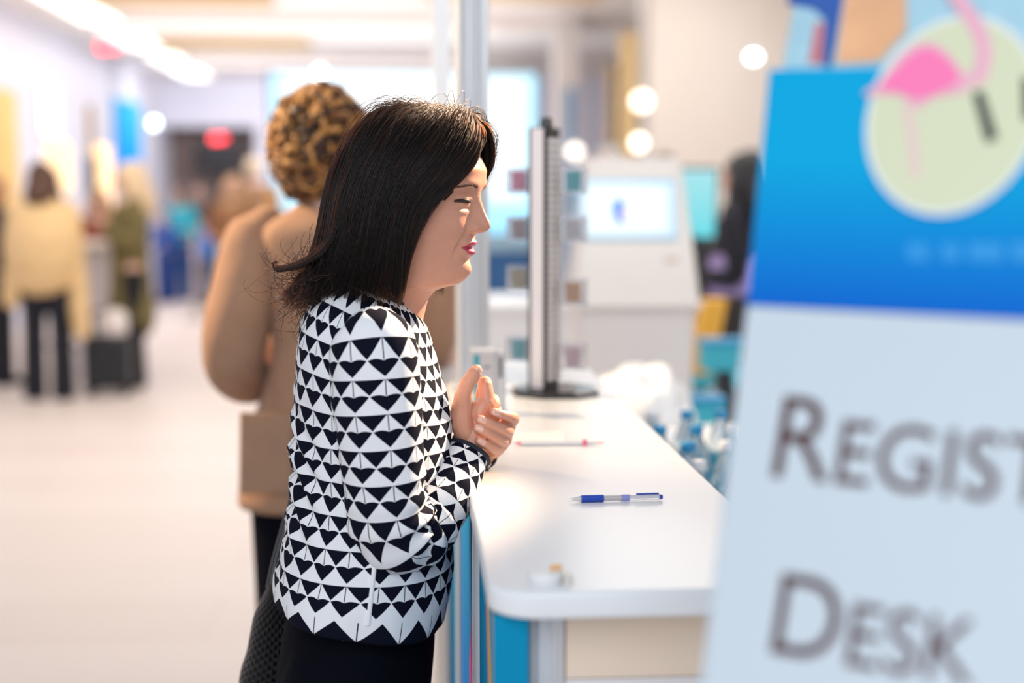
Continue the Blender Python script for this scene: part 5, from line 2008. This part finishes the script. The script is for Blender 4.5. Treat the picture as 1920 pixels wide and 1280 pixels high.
def figure(x, y, h, face, label, top, legs, hair_c, long_hair=.0, coat=.55, shawl=False, arm='bent', skin=(.66, .40, .30), shoes=(.01, .01, .012), skirt=None, group=None, scarf=None, bun=False, skz=(1.02, .5)):
    """standing person; face = direction faced in degrees (0 = +x, 90 = away from the entrance)"""
    a = math.radians(face)
    ca, sa = math.cos(a), math.sin(a)
    k = h / 1.70

    def xf(p):
        return np.array([x + k * (ca * p[0] - sa * p[1]), y + k * (sa * p[0] + ca * p[1]), k * p[2]])
    m_s, m_t, m_l, m_h = mat('skin_tone', skin, rough=.5, noise_amt=.06), mat('top_cloth', top, rough=.85, noise_amt=.12, noise_scale=14), mat('leg_cloth', legs, rough=.85, noise_amt=.05), hair_mat(hair_c)
    ARMS = {'down': [(-.01, .195, 1.36), (-.03, .235, 1.10), (.03, .235, .86)], 'bent': [(-.01, .195, 1.36), (-.05, .235, 1.08), (.19, .15, 1.05)],
            'up': [(-.01, .195, 1.36), (.02, .24, 1.10), (.20, .12, 1.24)]}
    A = ARMS[arm]
    b = MB(xf)
    b.ball((.012, 0, 1.585), (.092, .074, .112), 22, 16)
    b.ball((.045, 0, 1.535), (.052, .050, .055), 16, 12)
    b.ball((.108, 0, 1.565), (.018, .012, .020), 10, 8)
    for s in (-1, 1):
        b.ball((0, .076 * s, 1.57), (.018, .008, .028), 8, 8)
    b.tube([(0, 0, 1.50), (-.01, 0, 1.42), (-.01, 0, 1.36)], [.052, .052, .07], n=14, res=6)
    b.tube([(-.01, 0, 1.38), (0, 0, 1.2), (0, 0, 1.02), (0, 0, .86)], [.11, .12, .11, .13], n=18, res=10)
    for s in (-1, 1):
        Q = [(p[0], p[1] * s, p[2]) for p in A]
        b.tube(Q, [.043, .038, .027], n=12, res=12)
        e_ = V3(Q[2])
        d = e_ - V3(Q[1])
        d /= np.linalg.norm(d)
        o_ = np.cross(d, (0, s * 1.0, 0.001))
        o_ /= np.linalg.norm(o_)
        sd = np.cross(d, o_)
        b.tube([e_, e_ + d * .04, e_ + d * .09], [.027, .034, .030], n=10, res=6, flat=.6)
        for q in range(4):
            f0 = e_ + d * .085 + sd * (-.024 + .016 * q)
            b.tube([f0, f0 + d * .04, f0 + d * (.062 + .006 * (q in (1, 2))) - o_ * .012], [.0095, .0085, .0075], n=6, res=5)
        b.tube([e_ + d * .03 + sd * .028, e_ + d * .06 + sd * .05, e_ + d * .085 + sd * .052], [.011, .010, .0085], n=6, res=5)
        b.tube([(0, .085 * s, .9), (.005, .09 * s, .5), (-.01, .09 * s, .08)], [.09, .055, .042], n=12, res=10)
    p = b.build('person', [m_s], origin=(x, y, 0), remesh=.0085, relax=2, smooth=180)
    tag(p, label, 'person', group)
    t = MB(xf)
    hem = 1.55 - coat
    t.tube([(-.01, 0, 1.42), (-.01, 0, 1.37), (0, 0, 1.22), (0, 0, 1.04), (0, 0, (hem + 1.0) / 2), (.0, 0, hem)], [.085, .13, .155, .142, .165, .185 if coat > .6 else .165], n=26, res=18, flat=1.0)
    for s in (-1, 1):
        Q = [(p_[0], p_[1] * s, p_[2]) for p_ in A]
        t.tube([(-.01, .12 * s, 1.385)] + Q[:2] + [tuple(V3(Q[1]) + (V3(Q[2]) - V3(Q[1])) * .85)], [.06, .068, .058, .046], n=14, res=14)
    if shawl:
        for s in (-1, 1):
            t.tube([(-.02, .20 * s, 1.1), (-.02, .235 * s, .85), (-.02, .25 * s, .50 if s < 0 else .72)], [.07, .075, .07], n=12, res=8, flat=.6)
        t.tube([(-.005, 0, 1.44), (-.01, 0, 1.36), (0, 0, 1.2), (.0, 0, 1.0)], [.10, .20, .27, .27], n=30, res=16, flat=1.0)
    t.build('coat' if coat > .6 else 'top', m_t, p, remesh=.013, relax=4, smooth=180, disp=lambda q, n: q + n * .012 * noise.noise(Vector(q * 7.0)))
    g_ = MB(xf)
    if skirt:
        g_.tube([(0, 0, skz[0]), (0, 0, (skz[0] + skz[1]) / 2), (0, 0, skz[1])], [.15, .185, .22], n=24, res=10)
        g_.build('skirt', mat('skirt_cloth', skirt, rough=.8, noise_amt=.1), p, smooth=180)
        g_ = MB(xf)
    g_.tube([(0, 0, 1.0), (0, 0, .84)], [.135, .15], n=20, res=6)
    for s in (-1, 1):
        g_.tube([(0, .085 * s, .86), (.005, .10 * s, .5), (-.005, .105 * s, .05)], [.102, .082, .085], n=16, res=12)
    g_.build('trousers', m_l, p, remesh=.014, relax=3, smooth=180)
    for s in (-1, 1):
        f_ = MB(xf)
        f_.tube([(-.05, .105 * s, .04), (.06, .105 * s, .038), (.16, .108 * s, .025)], [.038, .042, .028], n=12, res=8, flat=.85)
        f_.build('shoe', mat('shoe_tone', shoes, rough=.4), p, smooth=180)
    r = MB(xf)
    r.ball((-.018, 0, 1.615), (.105, .092, .105), 24, 18)
    if long_hair:
        r.tube([(-.05, 0, 1.64), (-.075, 0, 1.52), (-.105, 0, 1.60 - long_hair * .6), (-.10, 0, 1.62 - long_hair)], [.088, .10, .105, .06], n=18, res=12)
        for s in (-1, 1):
            r.tube([(0, .065 * s, 1.62), (.005, .088 * s, 1.50), (.03, .095 * s, 1.62 - long_hair)], [.045, .04, .026], n=12, res=10)
    if bun:
        r.ball((-.09, 0, 1.69), (.05, .05, .05), 14, 10)
    r.build('hair', m_h, p, remesh=.010, relax=3, smooth=180, disp=lambda q, n: q + n * .012 * noise.noise(Vector(q * 25.0)))
    if scarf:
        c_ = MB(xf)
        c_.tube([(.07 * math.cos(2 * PI * j / 16), .075 * math.sin(2 * PI * j / 16), 1.42 + .012 * math.cos(2 * PI * j / 16)) for j in range(18)], .032, n=10)
        c_.build('scarf', mat('scarf_cloth', scarf, rough=.8), p, smooth=180)
    return p


def gx(px, y):
    return at(px, 400, y)[0]


figure(gx(82, 10.7), 10.7, 1.73, 86, 'person with brown hair in a cream shawl and black trousers, back turned', (.78, .55, .28), (.008, .009, .016), (.085, .035, .018), .22, .5, True, 'down')
figure(gx(242, 11.4), 11.4, 1.75, 200, 'blonde person in a long olive coat facing the high table', (.165, .135, .05), (.008, .009, .014), (.80, .60, .38), .34, 1.02, False, 'up')
figure(gx(-8, 11.6), 11.6, 1.66, 30, 'person in black cut off at the picture edge beside the cream shawl', (.012, .014, .025), (.008, .009, .016), (.45, .20, .08), .1, .6)
figure(gx(186, 13.2), 13.2, 1.55, 280, 'person in a rust red top behind the high table', (.32, .075, .05), (.03, .02, .05), (.50, .27, .12), .2, .5)
figure(gx(436, 15.6), 15.6, 1.70, 262, 'person with light brown hair in a shaggy brown jacket over a white skirt', (.34, .17, .08), (.01, .011, .02), (.50, .30, .15), .30, .55, False, 'bent', skirt=(.70, .78, .84), scarf=(.62, .45, .24))
figure(gx(478, 18.0), 18.0, 1.96, 95, 'tall grey-blond person in a brown coat behind the shaggy brown jacket', (.28, .17, .09), (.02, .02, .03), (.80, .66, .48), .0, .8)
figure(gx(336, 21.0), 21.0, 1.62, 250, 'person in a turquoise top near the lobby opening', (.05, .50, .62), (.02, .09, .30), (.06, .03, .03), .1, .6)
figure(gx(306, 20.5), 20.5, 1.32, 240, 'person in dark blue next to the turquoise top', (.02, .10, .40), (.02, .06, .25), (.05, .07, .18), .0, .6)
figure(gx(372, 22.5), 22.5, 1.68, 265, 'person in a dark suit in front of the lobby opening', (.02, .02, .03), (.015, .015, .02), (.10, .05, .04), .0, .7, group=None)
figure(gx(384, 20.0), 20.0, 1.22, 200, 'person in bright blue low in the crowd before the lobby', (.02, .20, .62), (.02, .05, .14), (.10, .04, .05), .1, .6)
figure(gx(508, 16.5), 16.5, 1.58, 100, 'person with sandy hair half hidden behind the brown jacket shoulder', (.50, .33, .16), (.02, .02, .03), (.42, .22, .08), .25, .6)
figure(gx(1388, 7.6), 7.6, 1.72, 150, 'dark-haired person in black top and lavender skirt beside the teal display', (.010, .011, .02), (.05, .03, .03), (.015, .015, .02), .30, .36, False, 'bent', skirt=(.42, .33, .66), skz=(1.23, .93))
figure(gx(1236, 9.0), 9.0, 1.74, 120, 'dark red-haired person whose head shows over the kiosk', (.03, .02, .03), (.02, .02, .03), (.055, .012, .012), .1, .6)
figure(gx(1140, 12.0), 12.0, 1.90, 250, 'person in a teal scarf seen above the kiosk left corner', (.25, .45, .55), (.05, .06, .10), (.45, .52, .58), .1, .6, skin=(.80, .50, .34), scarf=(.03, .30, .40))

# high table, luggage, stanchion near the left group
M_tabtop = mat('high_table_cream', (.82, .76, .66), rough=.5)
M_tabcloth = mat('high_table_cover', (.78, .74, .76), rough=.7)
yt = 11.9
xt = gx(178, yt)
zt3 = at(178, 452, yt)[2]
e = empty('high_table', (xt, yt, 0), 'round cream high table between the shawl and the olive coat', 'table')
MB().lathe((xt, yt, zt3 - .06), [(.27, 0), (.30, .01), (.30, .05), (.28, .06)], 32).build('table_top', M_tabtop, e, smooth=40)
MB().lathe((xt, yt, 0), [(.24, .0), (.13, .35), (.11, .6), (.20, zt3 - .07)], 28).build('stretch_cover', M_tabcloth, e, smooth=60)
M_case = mat('black_suitcase', (.010, .011, .016), rough=.45)
for px, w_, h_, lab in ((196, .17, .40, 'black suitcase on the floor between the shawl and the olive coat'),):
    y = 10.9
    x_ = gx(px, y)
    e = empty('suitcase', (x_, y, 0), lab, 'suitcase')
    MB().box((x_ - w_, y - .11, .05), (x_ + w_, y + .11, .05 + h_)).build('shell', M_case, e, bevel=.03)
    MB().tube([(x_ - .12, y + .085, .05 + h_), (x_ - .12, y + .085, .22 + h_), (x_ - .02, y + .085, .22 + h_), (x_ - .02, y + .085, .05 + h_)], .010, n=8, res=20).build('handle', M_case, e)
    for sx in (-1, 1):
        for sy in (-1, 1):
            MB().lathe((x_ + sx * .13, y + sy * .08 - .012, .026), [(.026, 0), (.026, .024)], 14, axis=(0, 1, 0)).build('wheel', M_dark, e)
mb = MB()
xb, ybg = gx(210, 10.87), 10.87
zb = at(213, 622, 10.7)[2]
mb.loft([[(xb + .095 * kx_ * math.cos(2 * PI * j / 20), ybg + .07 * kx_ * math.sin(2 * PI * j / 20), z) for j in range(20)] for kx_, z in ((.8, .456), (1, .48), (1, .58), (.8, .63), (.5, .65))])
tag(mb.build('tote_bag', mat('white_tote', (.80, .74, .72), rough=.8), smooth=60), 'small white tote on top of the black suitcase', 'bag')
ys = 17.5
xs = gx(365, ys)
e = empty('stanchion', (xs, ys, 0), 'slim tan post standing on the open floor left of the shaggy brown jacket', 'post')
MB().tube([(xs, ys, .03), (xs, ys, 1.02)], .035, n=12).build('pole', mat('tan_post', (.50, .43, .38), rough=.5), e)
MB().lathe((xs, ys, 0), [(.17, 0), (.17, .02), (.05, .035)], 24).build('base', mat('tan_post_base', (.45, .40, .37), rough=.5), e)
# white exhibitor tables beyond the post
for (x0, x1, y0, y1, z1, lab) in ((.55, 1.9, 9.5, 10.2, .80, 'white skirted exhibitor table beyond the card rack'), (.35, 1.1, 7.6, 8.1, .92, 'tall white exhibitor counter behind the aluminium post')):
    e = empty('exhibitor_table', ((x0 + x1) / 2, y0, 0), lab, 'table')
    MB().box((x0, y0, z1 - .04), (x1, y1, z1)).build('table_top', M_white, e, bevel=.005)
    MB().box((x0 + .02, y0 + .02, 0), (x1 - .02, y1 - .02, z1 - .041)).build('skirt', M_white, e)
